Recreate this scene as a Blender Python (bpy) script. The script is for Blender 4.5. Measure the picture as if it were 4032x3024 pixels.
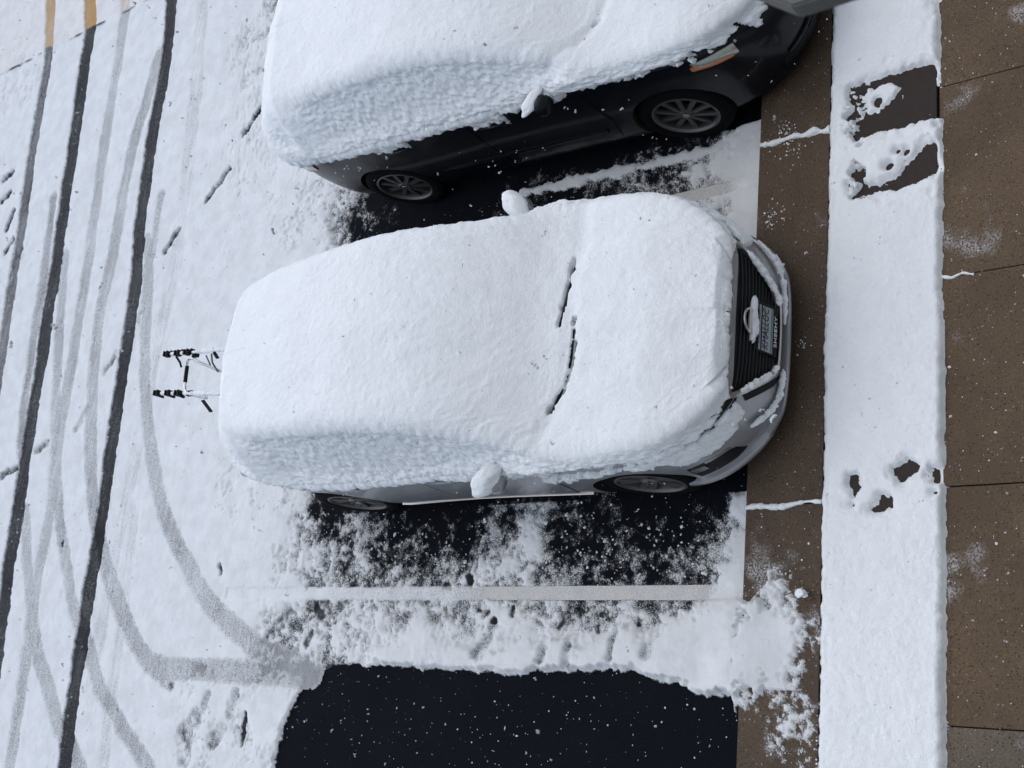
import bpy, bmesh, math, random
import numpy as np
from mathutils import Vector, Matrix
from mathutils.bvhtree import BVHTree

for o in list(bpy.data.objects):
    bpy.data.objects.remove(o)
scene = bpy.context.scene
COL = scene.collection
random.seed(4)
RNG = np.random.default_rng(11)

# ---------------------------------------------------------------- camera
cam_data = bpy.data.cameras.new('camera')
cam = bpy.data.objects.new('camera', cam_data)
COL.objects.link(cam)
scene.camera = cam
CAM_POS = Vector((-1.113, -3.786, 7.172))
c_yaw, c_pitch, c_roll = 0.4359, 0.8258, -0.4267     # window photographer: looks down, phone turned sideways
_f = Vector((math.sin(c_yaw) * math.cos(c_pitch), math.cos(c_yaw) * math.cos(c_pitch), -math.sin(c_pitch)))
_r = Vector((math.cos(c_yaw), -math.sin(c_yaw), 0))
_d = _f.cross(_r)
_r2 = _r * math.cos(c_roll) + _d * math.sin(c_roll)
_d2 = _d * math.cos(c_roll) - _r * math.sin(c_roll)
_m = Matrix((_d2, _r2, -_f)).transposed().to_4x4()
_m.translation = CAM_POS
cam.matrix_world = _m
cam_data.sensor_width = 36
cam_data.lens = 42.62
cam_data.clip_start = 0.05
cam_data.clip_end = 400
cam_data.dof.use_dof = True
cam_data.dof.focus_distance = 9.5
cam_data.dof.aperture_fstop = 9.5

# ---------------------------------------------------------------- sky, sun, exposure
world = bpy.data.worlds.new('World')
scene.world = world
world.use_nodes = True
wn = world.node_tree
sky = wn.nodes.new('ShaderNodeTexSky')
sky.sky_type = 'NISHITA'
sky.sun_disc = False
SUN_EL, SUN_AZ = math.radians(62), math.radians(20)   # azimuth measured from +Y towards +X
sky.sun_elevation = SUN_EL
sky.sun_rotation = SUN_AZ
sky.air_density = 1.0
sky.dust_density = 2.0
sky.ozone_density = 1.0
bg = wn.nodes['Background']
bg.inputs['Strength'].default_value = 0.12
wn.links.new(sky.outputs['Color'], bg.inputs['Color'])
sun_data = bpy.data.lights.new('sun', 'SUN')
sun_data.energy = 1.25
sun_data.angle = math.radians(120)
sun_data.color = (1.0, 0.985, 0.96)
sun = bpy.data.objects.new('sun', sun_data)
COL.objects.link(sun)
_sd = Vector((math.sin(SUN_AZ) * math.cos(SUN_EL), math.cos(SUN_AZ) * math.cos(SUN_EL), math.sin(SUN_EL)))
sun.rotation_euler = _sd.to_track_quat('Z', 'Y').to_euler()
sun.location = _sd * 30
vs = scene.view_settings
vs.view_transform = 'Standard'
vs.look = 'None'
vs.exposure = 0.32
vs.gamma = 1.0
vs.use_curve_mapping = False
scene.render.engine = 'CYCLES'

# ---------------------------------------------------------------- helpers
def smooth01(x, a, b):
    t = np.clip((x - a) / (b - a), 0, 1)
    return t * t * (3 - 2 * t)

_LAT = np.random.default_rng(5).random((8, 256, 256)).astype(np.float32)
def vnoise(x, y, wl, seed=0):
    """value noise in 0..1 with wavelength wl (metres), rotated per seed"""
    a = 0.6 + seed * 1.3
    c, s = math.cos(a), math.sin(a)
    u = (x * c - y * s) / wl + 31.7 * seed + 700
    v = (x * s + y * c) / wl + 17.3 * seed + 700
    iu = np.floor(u).astype(np.int64); iv = np.floor(v).astype(np.int64)
    fu = u - iu; fv = v - iv
    fu = fu * fu * (3 - 2 * fu); fv = fv * fv * (3 - 2 * fv)
    L = _LAT[seed % 8]
    a0 = L[iu & 255, iv & 255]; a1 = L[(iu + 1) & 255, iv & 255]
    b0 = L[iu & 255, (iv + 1) & 255]; b1 = L[(iu + 1) & 255, (iv + 1) & 255]
    return (a0 * (1 - fu) + a1 * fu) * (1 - fv) + (b0 * (1 - fu) + b1 * fu) * fv

def fbm(x, y, wl, octaves=4, seed=0, gain=0.55):
    t = 0; amp = 1; n = 0
    for k in range(octaves):
        t = t + amp * (vnoise(x, y, wl / 2 ** k, seed + k) - 0.5)
        n += amp * amp; amp *= gain
    return t / (0.26 * math.sqrt(n))          # about unit deviation

def seg_dist(px, py, ax, ay, bx, by):
    dx, dy = bx - ax, by - ay
    L = dx * dx + dy * dy + 1e-12
    t = np.clip(((px - ax) * dx + (py - ay) * dy) / L, 0, 1)
    return np.hypot(px - ax - t * dx, py - ay - t * dy)

def poly_line_dist(px, py, pts):
    d = None
    for (ax, ay), (bx, by) in zip(pts[:-1], pts[1:]):
        e = seg_dist(px, py, ax, ay, bx, by)
        d = e if d is None else np.minimum(d, e)
    return d

def poly_sdist(px, py, pts):
    """signed distance, positive inside"""
    inside = np.zeros(px.shape, bool)
    n = len(pts)
    for i in range(n):
        (x1, y1), (x2, y2) = pts[i], pts[(i + 1) % n]
        if y1 == y2: continue
        c = ((y1 > py) != (y2 > py)) & (px < (x2 - x1) * (py - y1) / (y2 - y1) + x1)
        inside ^= c
    d = poly_line_dist(px, py, list(pts) + [pts[0]])
    return np.where(inside, d, -d)

def spline(pts, n):
    """Catmull-Rom resample of a 2D/3D polyline"""
    P = np.array(pts, float)
    Q = np.vstack([2 * P[0] - P[1], P, 2 * P[-1] - P[-2]])
    t = np.linspace(0, len(P) - 1 - 1e-9, n)
    i = t.astype(int); f = (t - i)[:, None]
    p0, p1, p2, p3 = Q[i], Q[i + 1], Q[i + 2], Q[i + 3]
    return 0.5 * (2 * p1 + (p2 - p0) * f + (2 * p0 - 5 * p1 + 4 * p2 - p3) * f ** 2 + (3 * p1 - p0 - 3 * p2 + p3) * f ** 3)

def pchip(xs, ys):
    xs = np.array(xs, float); ys = np.array(ys, float)
    o = np.argsort(xs); xs, ys = xs[o], ys[o]
    h = np.diff(xs); d = np.diff(ys) / h
    m = np.zeros_like(ys)
    for i in range(1, len(xs) - 1):
        if d[i - 1] * d[i] > 0:
            w1, w2 = 2 * h[i] + h[i - 1], h[i] + 2 * h[i - 1]
            m[i] = (w1 + w2) / (w1 / d[i - 1] + w2 / d[i])
    m[0], m[-1] = d[0], d[-1]
    def f(x):
        x = np.clip(np.asarray(x, float), xs[0], xs[-1])
        i = np.clip(np.searchsorted(xs, x) - 1, 0, len(h) - 1)
        t = (x - xs[i]) / h[i]
        return ((2 * t ** 3 - 3 * t ** 2 + 1) * ys[i] + (t ** 3 - 2 * t ** 2 + t) * h[i] * m[i]
                + (-2 * t ** 3 + 3 * t ** 2) * ys[i + 1] + (t ** 3 - t ** 2) * h[i] * m[i + 1])
    return f

def link(o, parent=None):
    COL.objects.link(o)
    if parent is not None: o.parent = parent
    return o

def tag(o, label=None, cat=None, group=None, kind=None):
    if label: o['label'] = label
    if cat: o['category'] = cat
    if group: o['group'] = group
    if kind: o['kind'] = kind
    return o

def empty(name, loc=(0, 0, 0), rz=0.0):
    o = bpy.data.objects.new(name, None)
    o.location = loc; o.rotation_euler = (0, 0, rz)
    o.empty_display_size = 0.2
    COL.objects.link(o)
    return o

def np_mesh(name, V, F, mat, parent=None, smooth=True, attrs=None):
    """V (n,3), F (m,3|4) -> object, fast"""
    V = np.ascontiguousarray(V, np.float32); F = np.ascontiguousarray(F, np.int32)
    me = bpy.data.meshes.new(name)
    k = F.shape[1]
    me.vertices.add(len(V)); me.vertices.foreach_set('co', V.ravel())
    me.loops.add(F.size); me.loops.foreach_set('vertex_index', F.ravel())
    me.polygons.add(len(F)); me.polygons.foreach_set('loop_start', np.arange(0, F.size, k, dtype=np.int32))
    me.polygons.foreach_set('use_smooth', np.full(len(F), smooth, bool))
    for n, a in (attrs or {}).items():
        at = me.attributes.new(n, 'FLOAT', 'POINT')
        at.data.foreach_set('value', np.ascontiguousarray(a, np.float32))
    me.update(calc_edges=True)
    me.materials.append(mat)
    return link(bpy.data.objects.new(name, me), parent)

def grid_mesh(name, P, mat, parent=None, keep=None, attrs=None, flip=False, extra=None, smooth=True):
    """P (a,b,3) sheet; keep (a,b) bool marks used vertices; unused ones are dropped"""
    a, b = P.shape[:2]
    idx = np.arange(a * b).reshape(a, b)
    F = np.stack([idx[:-1, :-1], idx[1:, :-1], idx[1:, 1:], idx[:-1, 1:]], -1)
    if keep is not None:
        kf = keep[:-1, :-1] | keep[1:, :-1] | keep[1:, 1:] | keep[:-1, 1:]
        F = F[kf]
    F = F.reshape(-1, 4)
    if flip: F = F[:, ::-1]
    V = P.reshape(-1, 3)
    used = np.zeros(len(V), bool); used[F.ravel()] = True
    remap = np.cumsum(used) - 1
    F = remap[F]; V = V[used]
    at = {n: v.ravel()[used] for n, v in (attrs or {}).items()}
    if extra:                               # further (V,F quads) pieces of the same sheet
        for EV, EF in extra:
            F = np.vstack([F, EF + len(V)]); V = np.vstack([V, EV])
            for n in at: at[n] = np.concatenate([at[n], np.full(len(EV), 0.05 if n == 'depth' else 0.0)])
    return np_mesh(name, V, F, mat, parent, smooth, at)

def bm_obj(name, bm, mat, parent=None, smooth=False, recalc=True):
    if recalc: bmesh.ops.recalc_face_normals(bm, faces=bm.faces[:])
    me = bpy.data.meshes.new(name)
    bm.to_mesh(me); bm.free()
    me.materials.append(mat)
    if smooth: me.polygons.foreach_set('use_smooth', np.ones(len(me.polygons), bool))
    return link(bpy.data.objects.new(name, me), parent)

def add_box(bm, c, s, rot=None, bevel=0.0):
    g = bmesh.ops.create_cube(bm, size=1.0)
    vs_ = g['verts']
    M = Matrix.Translation(c) @ ((rot.to_4x4()) if rot else Matrix()) @ Matrix.Diagonal((*s, 1))
    bmesh.ops.transform(bm, matrix=M, verts=vs_)
    if bevel:
        es = list({e for v in vs_ for e in v.link_edges})
        bmesh.ops.bevel(bm, geom=es, offset=bevel, segments=2, affect='EDGES', profile=0.7)

def add_tube(bm, pts, r, seg=10, caps=True, radii=None):
    pts = [Vector(p) for p in pts]
    rings = []
    n = len(pts)
    up = Vector((0.13, 0.31, 0.94)).normalized()
    for i, p in enumerate(pts):
        t = (pts[min(i + 1, n - 1)] - pts[max(i - 1, 0)]).normalized()
        a = t.cross(up)
        if a.length < 1e-3: a = t.cross(Vector((1, 0, 0)))
        a.normalize(); b = t.cross(a)
        rr = radii[i] if radii is not None else r
        rings.append([bm.verts.new(p + (a * math.cos(2 * math.pi * k / seg) + b * math.sin(2 * math.pi * k / seg)) * rr) for k in range(seg)])
    for A, B in zip(rings[:-1], rings[1:]):
        for k in range(seg):
            bm.faces.new((A[k], A[(k + 1) % seg], B[(k + 1) % seg], B[k]))
    if caps:
        bm.faces.new(rings[0][::-1]); bm.faces.new(rings[-1])

def add_lathe_y(bm, prof, seg=40, c=(0, 0, 0)):
    """prof [(r, y)] closed loop revolved round the local y axis"""
    rings = []
    for r, y in prof:
        rings.append([bm.verts.new((c[0] + r * math.cos(2 * math.pi * k / seg), c[1] + y, c[2] + r * math.sin(2 * math.pi * k / seg))) for k in range(seg)])
    n = len(rings)
    for i in range(n):
        A, B = rings[i], rings[(i + 1) % n]
        for k in range(seg):
            bm.faces.new((A[k], A[(k + 1) % seg], B[(k + 1) % seg], B[k]))

def add_prism(bm, poly, z0, z1):
    a = [bm.verts.new((x, y, z0)) for x, y in poly]
    b = [bm.verts.new((x, y, z1)) for x, y in poly]
    n = len(poly)
    bm.faces.new(a[::-1]); bm.faces.new(b)
    for i in range(n):
        bm.faces.new((a[i], a[(i + 1) % n], b[(i + 1) % n], b[i]))

# ---------------------------------------------------------------- materials
def material(name):
    m = bpy.data.materials.new(name); m.use_nodes = True
    nt = m.node_tree
    return m, nt, nt.nodes['Principled BSDF']

def plain(name, col, rough=0.5, metal=0.0, coat=0.0, spec=0.5, noise=None, trans=0.0):
    m, nt, b = material(name)
    b.inputs['Base Color'].default_value = (*col, 1)
    b.inputs['Roughness'].default_value = rough
    b.inputs['Metallic'].default_value = metal
    b.inputs['Coat Weight'].default_value = coat
    b.inputs['Coat Roughness'].default_value = 0.06
    b.inputs['Specular IOR Level'].default_value = spec
    b.inputs['Transmission Weight'].default_value = trans
    if noise:
        sc, amt = noise
        tc = nt.nodes.new('ShaderNodeTexCoord'); n = nt.nodes.new('ShaderNodeTexNoise')
        n.inputs['Scale'].default_value = sc; n.inputs['Detail'].default_value = 5
        mx = nt.nodes.new('ShaderNodeMix'); mx.data_type = 'RGBA'
        mx.inputs['A'].default_value = (*[c * (1 - amt) for c in col], 1)
        mx.inputs['B'].default_value = (*[min(1, c * (1 + amt)) for c in col], 1)
        nt.links.new(tc.outputs['Object'], n.inputs['Vector'])
        nt.links.new(n.outputs['Fac'], mx.inputs['Factor'])
        nt.links.new(mx.outputs['Result'], b.inputs['Base Color'])
        ro = nt.nodes.new('ShaderNodeMapRange')
        ro.inputs['To Min'].default_value = max(0, rough - 0.1); ro.inputs['To Max'].default_value = min(1, rough + 0.1)
        nt.links.new(n.outputs['Fac'], ro.inputs['Value']); nt.links.new(ro.outputs['Result'], b.inputs['Roughness'])
    return m

class NT:
    """little node-building helper"""
    def __init__(s, nt): s.nt = nt
    def n(s, typ, **kw):
        x = s.nt.nodes.new(typ)
        for k, v in kw.items():
            if k.startswith('i_'): x.inputs[k[2:].replace('_', ' ')].default_value = v
            else: setattr(x, k, v)
        return x
    def l(s, a, b): s.nt.links.new(a, b)
    def math(s, op, a, b=None, c=None, clamp=False):
        x = s.nt.nodes.new('ShaderNodeMath'); x.operation = op; x.use_clamp = clamp
        for i, v in enumerate((a, b, c)):
            if v is None: continue
            if isinstance(v, (int, float)): x.inputs[i].default_value = v
            else: s.nt.links.new(v, x.inputs[i])
        return x.outputs[0]
    def rng(s, v, a, b, c=0.0, d=1.0, smooth=True):
        x = s.nt.nodes.new('ShaderNodeMapRange')
        if smooth: x.interpolation_type = 'SMOOTHSTEP'
        x.inputs['From Min'].default_value = a; x.inputs['From Max'].default_value = b
        x.inputs['To Min'].default_value = c; x.inputs['To Max'].default_value = d
        s.nt.links.new(v, x.inputs['Value'])
        return x.outputs['Result']
    def mix(s, f, a, b):
        x = s.nt.nodes.new('ShaderNodeMix'); x.data_type = 'RGBA'
        for k, v in (('Factor', f), ('A', a), ('B', b)):
            if isinstance(v, (int, float)): x.inputs[k].default_value = v
            elif isinstance(v, tuple): x.inputs[k].default_value = (*v, 1)
            else: s.nt.links.new(v, x.inputs[k])
        return x.outputs['Result']
    def noise(s, vec, scale, detail=4, rough=0.55):
        x = s.nt.nodes.new('ShaderNodeTexNoise')
        x.inputs['Scale'].default_value = scale; x.inputs['Detail'].default_value = detail; x.inputs['Roughness'].default_value = rough
        s.nt.links.new(vec, x.inputs['Vector'])
        return x.outputs['Fac']

SNOW = (0.855, 0.895, 0.91)
ASPHALT = (0.0045, 0.0058, 0.0085)
OCHRE_COL = (0.40, 0.24, 0.085)

def snow_material():
    m, nt, b = material('fresh snow')
    g = NT(nt)
    tc = g.n('ShaderNodeTexCoord').outputs['Object']
    n1 = g.noise(tc, 7, 5, .65); n2 = g.noise(tc, 150, 3, 0.75)
    col = g.mix(g.rng(n1, .3, .7), tuple(c * .955 for c in SNOW), SNOW)
    col = g.mix(g.math('MULTIPLY', g.rng(n2, .56, .36), .16), col, (.56, .59, .62))
    g.l(col, b.inputs['Base Color'])
    b.inputs['Roughness'].default_value = 0.9
    b.inputs['Specular IOR Level'].default_value = 0.15
    n3 = g.noise(tc, 45, 4, .65)
    bump = g.n('ShaderNodeBump', i_Strength=1.0, i_Distance=0.011)
    g.l(g.math('ADD', g.math('MULTIPLY', n2, .5), g.math('MULTIPLY', n3, .7)), bump.inputs['Height']); g.l(bump.outputs['Normal'], b.inputs['Normal'])
    return m

def ground_snow_material():
    """snow lying on asphalt: thin snow and tyre slush let the wet surface below show"""
    m, nt, b = material('snow on asphalt')
    g = NT(nt)
    tc = g.n('ShaderNodeTexCoord').outputs['Object']
    at = lambda n: g.n('ShaderNodeAttribute', attribute_name=n).outputs['Fac']
    depth, slush, under, line = at('depth'), at('slush'), at('under'), at('paint')
    ucol = g.mix(under, ASPHALT, OCHRE_COL)
    ucol = g.mix(line, ucol, (0.50, 0.50, 0.48))
    big = g.noise(tc, 6, 4); fine = g.noise(tc, 85, 4, 0.75); grit = g.noise(tc, 260, 2, 0.6)
    sp = g.math('ADD', g.math('MULTIPLY', fine, 0.6), g.math('MULTIPLY', grit, 0.4))
    sp = g.rng(sp, 0.33, 0.67, smooth=False)
    # tyre slush: share of dark grains follows the slush attribute
    sl = g.math('ADD', slush, g.math('MULTIPLY', g.math('SUBTRACT', sp, 0.5), 1.15))
    dark = g.rng(sl, 0.06, 0.78, smooth=False)
    dark = g.math('MULTIPLY', dark, g.rng(slush, 0.0, 0.12))
    # thin edges of the sheet
    th = g.math('ADD', depth, g.math('MULTIPLY', g.math('SUBTRACT', sp, 0.5), 0.034))
    thin = g.math('SUBTRACT', 1.0, g.rng(th, -0.010, 0.017))
    cover = g.math('MULTIPLY', dark, 0.97, clamp=True)
    g.l(g.math('SUBTRACT', 1.0, thin, clamp=True), b.inputs['Alpha'])
    snow = g.mix(g.rng(big, .3, .7), tuple(c * .74 for c in SNOW), tuple(c * .83 for c in SNOW))
    snow = g.mix(g.math('MULTIPLY', g.rng(sp, .34, .12), .30), snow, (.42, .44, .46))
    snow = g.mix(g.math('MULTIPLY', under, 0.10), snow, (0.75, 0.5, 0.4))
    col = g.mix(cover, snow, ucol)
    g.l(col, b.inputs['Base Color'])
    g.l(g.rng(cover, 0, 1, 0.92, 0.75), b.inputs['Roughness'])
    b.inputs['Specular IOR Level'].default_value = 0.08
    bump = g.n('ShaderNodeBump', i_Strength=0.5, i_Distance=0.006)
    g.l(sp, bump.inputs['Height']); g.l(bump.outputs['Normal'], b.inputs['Normal'])
    return m

def asphalt_material():
    m, nt, b = material('wet asphalt')
    g = NT(nt)
    tc = g.n('ShaderNodeTexCoord').outputs['Object']
    n1 = g.noise(tc, 1.7, 4); n2 = g.noise(tc, 140, 3, 0.7)
    c = g.mix(g.rng(n2, .35, .75), tuple(k * .75 for k in ASPHALT), tuple(k * 1.5 for k in ASPHALT))
    c = g.mix(g.math('MULTIPLY', g.rng(n1, .35, .7), 0.35), c, tuple(k * 1.6 for k in ASPHALT))
    v = g.n('ShaderNodeTexVoronoi', i_Scale=85.0); g.l(tc, v.inputs['Vector'])
    sep = g.n('ShaderNodeSeparateColor'); g.l(v.outputs['Color'], sep.inputs['Color'])
    st = g.math('MULTIPLY', g.rng(v.outputs['Distance'], .4, .15), g.rng(sep.outputs['Red'], .86, .95))
    c = g.mix(g.math('MULTIPLY', st, .5), c, (.035, .034, .033))
    g.l(c, b.inputs['Base Color'])
    g.l(g.rng(n1, .3, .7, .6, .85), b.inputs['Roughness'])
    b.inputs['Specular IOR Level'].default_value = 0.03
    bump = g.n('ShaderNodeBump', i_Strength=0.5, i_Distance=0.004)
    g.l(n2, bump.inputs['Height']); g.l(bump.outputs['Normal'], b.inputs['Normal'])
    return m

def aggregate_material(name, base, seed=0.0):
    """damp exposed-aggregate concrete: brown matrix, dark and pale stones"""
    m, nt, b = material(name)
    g = NT(nt)
    tc = g.n('ShaderNodeTexCoord').outputs['Object']
    mp = g.n('ShaderNodeMapping'); mp.inputs['Location'].default_value = (seed, seed * 2, 0)
    g.l(tc, mp.inputs['Vector']); vec = mp.outputs['Vector']
    n1 = g.noise(vec, 1.8, 5, .6); n2 = g.noise(vec, 75, 3, .7)
    v = g.n('ShaderNodeTexVoronoi', i_Scale=62.0); g.l(vec, v.inputs['Vector'])
    sep = g.n('ShaderNodeSeparateColor'); g.l(v.outputs['Color'], sep.inputs['Color'])
    stone = g.rng(v.outputs['Distance'], .42, .2)
    c = g.mix(g.rng(n2, .3, .7), tuple(k * .72 for k in base), tuple(k * 1.3 for k in base))
    c = g.mix(g.math('MULTIPLY', g.rng(n1, .35, .65), .6), c, tuple(k * .58 for k in base))
    darkst = g.math('MULTIPLY', stone, g.rng(sep.outputs['Red'], .66, .72))
    palest = g.math('MULTIPLY', stone, g.rng(sep.outputs['Green'], .90, .93))
    c = g.mix(g.math('MULTIPLY', darkst, .85), c, tuple(k * .16 for k in base))
    c = g.mix(g.math('MULTIPLY', palest, .55), c, (.22, .19, .15))
    # a dusting of powder in places
    dn = g.noise(vec, 2.6, 3, .5)
    dust = g.math('MULTIPLY', g.rng(dn, .60, .74), g.rng(n2, .40, .6))
    c = g.mix(g.math('MULTIPLY', dust, .55), c, (.6, .62, .65))
    g.l(c, b.inputs['Base Color'])
    b.inputs['Roughness'].default_value = 0.72
    b.inputs['Specular IOR Level'].default_value = 0.3
    bump = g.n('ShaderNodeBump', i_Strength=0.45, i_Distance=0.004)
    g.l(g.math('ADD', n2, g.math('MULTIPLY', stone, -.4)), bump.inputs['Height']); g.l(bump.outputs['Normal'], b.inputs['Normal'])
    return m

M_SNOW = snow_material()
M_GSNOW = ground_snow_material()
M_ASPH = asphalt_material()
M_LINE = plain('worn white road paint', (0.50, 0.50, 0.48), .7, noise=(14, .12))
M_OCHRE = plain('ochre road surface', OCHRE_COL, .8, noise=(30, .25))
M_SLAB = aggregate_material('brown exposed aggregate', (0.105, 0.072, 0.042))
M_KERB = aggregate_material('damp kerb aggregate', (0.078, 0.054, 0.034), 7.0)
M_SLAB_G = aggregate_material('grey exposed aggregate', (0.115, 0.093, 0.068), 3.0)
M_FLAG = plain('wet dark flagstone', (0.036, 0.028, 0.025), .7, spec=.15, noise=(24, .35))
M_DIRT = plain('wet dark soil joint', (0.03, 0.026, 0.022), .9, noise=(40, .4))
M_SILVER = plain('silver metallic paint', (0.31, 0.32, 0.335), .34, metal=.5, coat=.5)
M_NAVY = plain('near-black blue paint', (0.002, 0.003, 0.006), .34, coat=.2, spec=.2)
M_BLACK = plain('black plastic', (0.004, 0.0045, 0.006), .55, spec=.2)
M_WELL = plain('dark wheel well', (0.004, 0.004, 0.005), .9)
M_RUBBER = plain('tyre rubber', (0.0035, 0.0037, 0.0042), .9, spec=.1, noise=(60, .2))
M_CHROME = plain('brushed chrome trim', (0.42, 0.41, 0.40), .28, metal=1.0)
M_ALLOY = plain('dull alloy', (0.12, 0.12, 0.12), .5, metal=.8)
M_ALLOYD = plain('dark machined alloy', (0.13, 0.125, 0.12), .5, metal=.6)
M_GLASS = plain('dark car glass', (0.006, 0.008, 0.01), .08, coat=.5)
M_LENS = plain('clear headlamp lens', (0.34, 0.36, 0.32), .18, coat=1.0, metal=.3)
M_AMBER = plain('amber lens', (0.42, 0.13, 0.03), .25, coat=1.0)
M_RED = plain('red tail lens', (0.25, 0.012, 0.015), .22, coat=1.0)
M_PLATE = plain('licence plate sheet', (0.28, 0.31, 0.33), .5)
M_PLATETXT = plain('plate lettering', (0.012, 0.016, 0.04), .5)
M_PLATEBLUE = plain('plate small print', (0.06, 0.09, 0.2), .5)
M_WHITE = plain('white print', (0.6, 0.62, 0.62), .5)
M_GREEN = plain('green plate line', (0.05, 0.16, 0.12), .5)
M_LAMP = plain('grey fixture metal', (0.075, 0.078, 0.07), .55, noise=(12, .08))
M_BRICK = plain('pale wall', (0.55, 0.54, 0.52), .85, noise=(8, .2))
M_WINDOW = plain('window glass', (0.02, 0.025, 0.03), .1)
M_TWIG = plain('brown bark', (0.09, 0.05, 0.03), .8)
M_GRASS = plain('dark grass', (0.05, 0.065, 0.03), .8)
M_FLAKE = plain('falling snow crystal', (0.50, 0.525, 0.55), .9, spec=.1)
M_NEEDLE = plain('dry pine needle', (0.16, 0.10, 0.05), .8)

# ---- measured ground layout (world metres)
TRACKS = [
    ([(7.371, 8.265), (6.743, 8.162), (5.938, 8.096), (5.29, 8.08), (4.369, 7.986), (3.853, 7.901), (3.087, 7.799), (2.354, 7.762), (1.737, 7.704), (1.221, 7.658), (0.868, 7.636), (0.458, 7.619), (-0.188, 7.579), (-0.577, 7.563), (-1.034, 7.513), (-1.48, 7.463), (-1.71, 7.423)], 0.108, 0.87),
    ([(8.091, 10.316), (7.568, 10.116), (6.937, 10.065), (6.098, 9.937), (5.304, 9.84), (4.532, 9.743), (4.192, 9.704), (3.46, 9.624), (2.759, 9.537), (2.175, 9.49), (1.607, 9.434), (0.944, 9.345), (0.409, 9.303), (-0.112, 9.221), (-0.588, 9.155)], 0.129, 0.87),
    ([(8.487, 11.442), (7.553, 11.122), (6.875, 11.046), (6.31, 10.985), (5.552, 10.893), (4.852, 10.77), (4.383, 10.722), (3.727, 10.642), (3.087, 10.54), (2.61, 10.478)], 0.106, 0.66),
    ([(7.763, 9.382), (7.551, 9.315), (6.797, 9.23), (6.117, 9.184), (5.558, 9.132), (4.906, 9.057), (4.047, 8.936), (3.253, 8.888), (2.672, 8.84), (2.107, 8.804), (1.643, 8.761), (0.913, 8.655), (0.396, 8.651), (-0.195, 8.595), (-0.441, 8.547), (-1.006, 8.486), (-1.396, 8.451), (-1.793, 8.421)], 0.102, 0.30),
    ([(6.595, 8.306), (5.989, 8.363), (5.591, 8.432), (5.183, 8.467), (4.674, 8.459), (3.95, 8.416), (3.375, 8.454), (2.798, 8.383), (2.233, 8.267), (1.681, 8.1), (1.008, 7.847), (0.499, 7.514), (0.049, 7.161), (-0.183, 6.927), (-0.437, 6.646), (-0.633, 6.382), (-0.71, 6.103), (-0.704, 5.558), (-0.7, 4.691), (-0.693, 4.097)], 0.103, 0.32),
    ([(-0.689, 6.218), (-0.704, 5.558), (-0.704, 4.69), (-0.69, 4.023)], 0.087, 0.22),
    ([(4.021, 7.792), (3.809, 7.667), (3.228, 7.537), (2.668, 7.412), (2.121, 7.231), (1.591, 7.007), (1.165, 6.762), (0.818, 6.521), (0.497, 6.242), (0.265, 5.98), (-0.001, 5.676), (-0.214, 5.348), (-0.375, 5.02), (-0.503, 4.736), (-0.573, 4.416), (-0.62, 4.21)], 0.094, 0.30),
    ([(4.154, 9.504), (3.316, 9.306), (2.709, 9.137), (2.124, 8.974), (1.742, 8.835), (0.905, 8.475), (0.467, 8.217), (0.136, 7.984), (-0.141, 7.8), (-0.454, 7.488), (-0.644, 7.316), (-0.898, 7.094), (-1.077, 6.853), (-1.277, 6.582), (-1.467, 6.278), (-1.622, 6.051)], 0.088, 0.30),
    ([(0.936, 9.174), (0.401, 8.938), (0.143, 8.79), (-0.195, 8.595), (-0.521, 8.397), (-0.829, 8.129), (-1.053, 7.906), (-1.272, 7.706), (-1.412, 7.504), (-1.533, 7.338), (-1.711, 7.115)], 0.094, 0.30),
    ([(5.055, 10.093), (4.238, 9.953), (3.399, 9.851), (2.79, 9.787), (2.197, 9.703), (1.649, 9.551)], 0.082, 0.4),
    ([(4.571, 7.654), (4.22, 7.64), (3.795, 7.593)], 0.062, 0.3),
    ([(7.132, 7.584), (6.255, 7.422), (5.37, 7.305), (4.468, 7.195), (3.707, 7.126), (3.181, 7.143)], 0.111, 0.1),
    ([(1.115, 7.066), (0.39, 6.963), (-0.215, 6.909), (-0.975, 6.847), (-1.657, 6.78)], 0.088, 0.08),
]
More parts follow.
